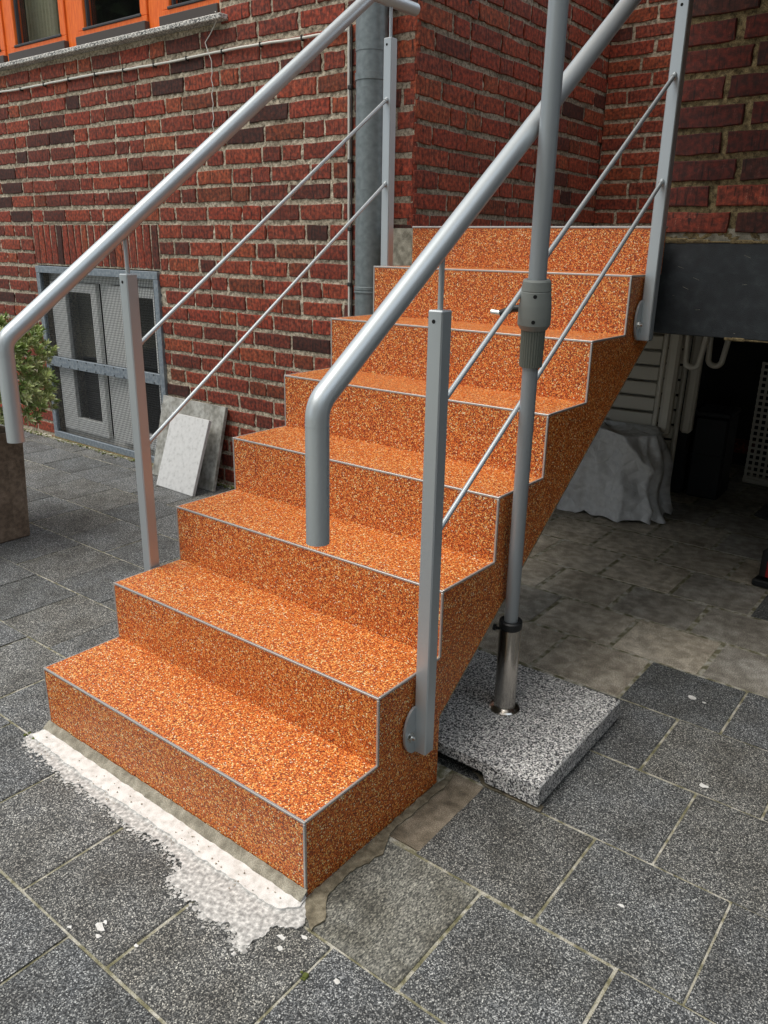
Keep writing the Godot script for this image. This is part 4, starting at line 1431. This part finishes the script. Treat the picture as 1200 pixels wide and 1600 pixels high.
# ------------------------------------------------------------------ things stored under the landing
func make_cellar_things() -> void:
	var r := RandomNumberGenerator.new()
	r.seed = 31
	# stack of folded garden chairs, two of them
	for k in 2:
		var c := thing("folding_chair", ["cream plastic folding garden chair with slatted back behind the covered bundle", "second cream folding chair, further right with curved armrest, under the landing"][k], "chair", Vector3(-0.62 + 0.07 * k, 0, -3.02 - 0.14 * k), 0.12, "folded garden chairs under the landing")
		c.rotation.x = -0.06
		for i in 9:
			put("slat", box_mesh(Vector3(-0.2, 0.30 + i * 0.078, -0.012), Vector3(0.19, 0.366 + i * 0.078, 0.006), 0.004), M.cream_plastic, c)
		var st := begin()
		for sx in [-0.215, 0.205]:
			tube(st, arc_path([Vector3(sx, 0.02, 0.02), Vector3(sx, 1.0, 0.0), Vector3(sx * 0.4, 1.03, 0.0)], 0.04), 0.0135, 12)
		put("frame", finish(st), M.cream_plastic, c)
		st = begin()
		cbox(st, Vector3(0.228, 0.42, -0.02), Vector3(0.285, 0.95, 0.05), 0.02)
		put("armrest", finish(st), M.cream_plastic, c)
		st = begin()
		tube(st, arc_path([Vector3(0.30, 0.99, 0.0), Vector3(0.31, 0.78, 0.0), Vector3(0.37, 0.76, 0.0), Vector3(0.40, 0.99, 0.0)], 0.03), 0.014, 12)
		put("leg", finish(st), M.cream_plastic, c)
	# covered bundle
	var b := thing("covered_bundle", "pale grey fabric cover draped over a bundle under the stair", "cover", Vector3(-0.66, 0, -3.0))
	var stt := begin()
	stt.set_smooth_group(1)
	var nz := noise(FastNoiseLite.TYPE_SIMPLEX_SMOOTH, 1.5, 91, 1)
	var na := 120
	var nv := 44
	var grid := []
	for j in nv + 1:
		var t := float(j) / nv # 0 at the hem, 1 at the top
		var row := []
		for i in na:
			var a := TAU * i / na
			var sq := pow(pow(absf(cos(a)), 3.4) + pow(absf(sin(a)), 3.4), -1.0 / 3.4)
			# hanging folds: sharp ridges that fade upwards, slanting creases across them
			var w := a * 2.07 + 0.55 * nz.get_noise_2d(cos(a) * 1.3, sin(a) * 1.3) + 0.35 * t * sin(a * 2.0)
			var ridge := 1.0 - 2.0 * absf(fposmod(w, 1.0) - 0.5)
			var crease := 1.0 - 2.0 * absf(nz.get_noise_3d(cos(a) * 0.55 + t * 0.7, sin(a) * 0.55 - t * 0.4, t * 0.25))
			var f := 1.0 + (0.17 * pow(ridge, 1.6) - 0.06) * pow(1.0 - t, 0.6) + 0.13 * (crease - 0.7)
			f += 0.12 * pow(1.0 - t, 3.0)
			var y := 0.455 * minf(1.0, t / 0.8)
			if t > 0.8:
				f *= 1.0 - pow((t - 0.8) / 0.2, 1.3)
			else:
				f *= 1.0 - 0.12 * pow(t / 0.8, 4.0)
			y += 0.03 * nz.get_noise_2d(cos(a) * sq * 0.5 + 3.0, sin(a) * 0.5) * t + (0.022 * (1.0 - ridge) * pow(1.0 - t, 4.0))
			row.append(Vector3(cos(a) * 0.33 * sq * f, maxf(0.003, y), sin(a) * 0.2 * sq * f))
		grid.append(row)
	for j in nv:
		for i in na:
			var i2 := (i + 1) % na
			quad(stt, grid[j][i], grid[j + 1][i], grid[j + 1][i2], grid[j][i2])
	put("cover", finish(stt), M.fabric, b)
	# two black bins
	for k in 2:
		var bn := thing("black_bin", ["black plastic bin under the landing, next to the covered bundle", "right one of the two black plastic bins under the landing"][k], "bin", Vector3(-0.46 + 0.2 * k, 0, -3.62), 0.05, "black bins under the landing")
		var st := begin()
		cbox(st, Vector3(-0.09, 0.0, -0.12), Vector3(0.09, 0.46, 0.12), 0.012)
		put("body", finish(st), M.black_bin, bn)
		st = begin()
		cbox(st, Vector3(-0.096, 0.4605, -0.126), Vector3(0.096, 0.49, 0.126), 0.01)
		put("lid", finish(st), M.black_bin, bn)
		put("band", box_mesh(Vector3(-0.0915, 0.24, 0.1195), Vector3(0.0915, 0.252, 0.1225), 0.001), M.black, bn)
	# perforated crate at the right edge
	var cr := thing("perforated_crate", "pale perforated plastic crate standing at the back under the landing", "crate", Vector3(0.05, 0, -4.12), -0.1)
	var pt := begin()
	for i in 12:
		cbox(pt, Vector3(-0.2 + i * 0.0355, 0.03, 0.12), Vector3(-0.2 + i * 0.0355 + 0.014, 0.72, 0.126))
	for i in 20:
		cbox(pt, Vector3(-0.2, 0.03 + i * 0.0355, 0.1262), Vector3(0.21, 0.03 + i * 0.0355 + 0.014, 0.131))
	put("grid", finish(pt), M.cream_plastic, cr)
	put("rim", box_mesh(Vector3(-0.205, 0.0, -0.1), Vector3(0.215, 0.03, 0.135), 0.006), M.cream_plastic, cr)
	put("inner_wall", box_mesh(Vector3(-0.19, 0.031, -0.1), Vector3(0.2, 0.72, 0.04)), M.black, cr)
	# brick lying at the back
	var lb := put("loose_brick", brick_mesh(0.24, 0.07, 1), M.brick0)
	lb.position = Vector3(-0.33, 0.14, -4.3)
	lb.scale = Vector3(1, 1, 3.5)
	tag(lb, "loose red brick lying in the dark at the back under the landing", "brick")
	# black and red tool case at the right edge
	var tc := thing("tool_case", "small black and red tool case on the old paving at the right edge", "tool case", Vector3(0.395, 0, -2.45), -0.1)
	put("base", box_mesh(Vector3(-0.095, 0.0, -0.06), Vector3(0.12, 0.03, 0.075), 0.006), M.black, tc)
	put("shell", box_mesh(Vector3(-0.08, 0.0305, -0.055), Vector3(0.12, 0.16, 0.055), 0.012), M.black, tc)
	put("red_panel", box_mesh(Vector3(-0.05, 0.045, 0.0545), Vector3(0.12, 0.115, 0.062), 0.004), M.red_plastic, tc)
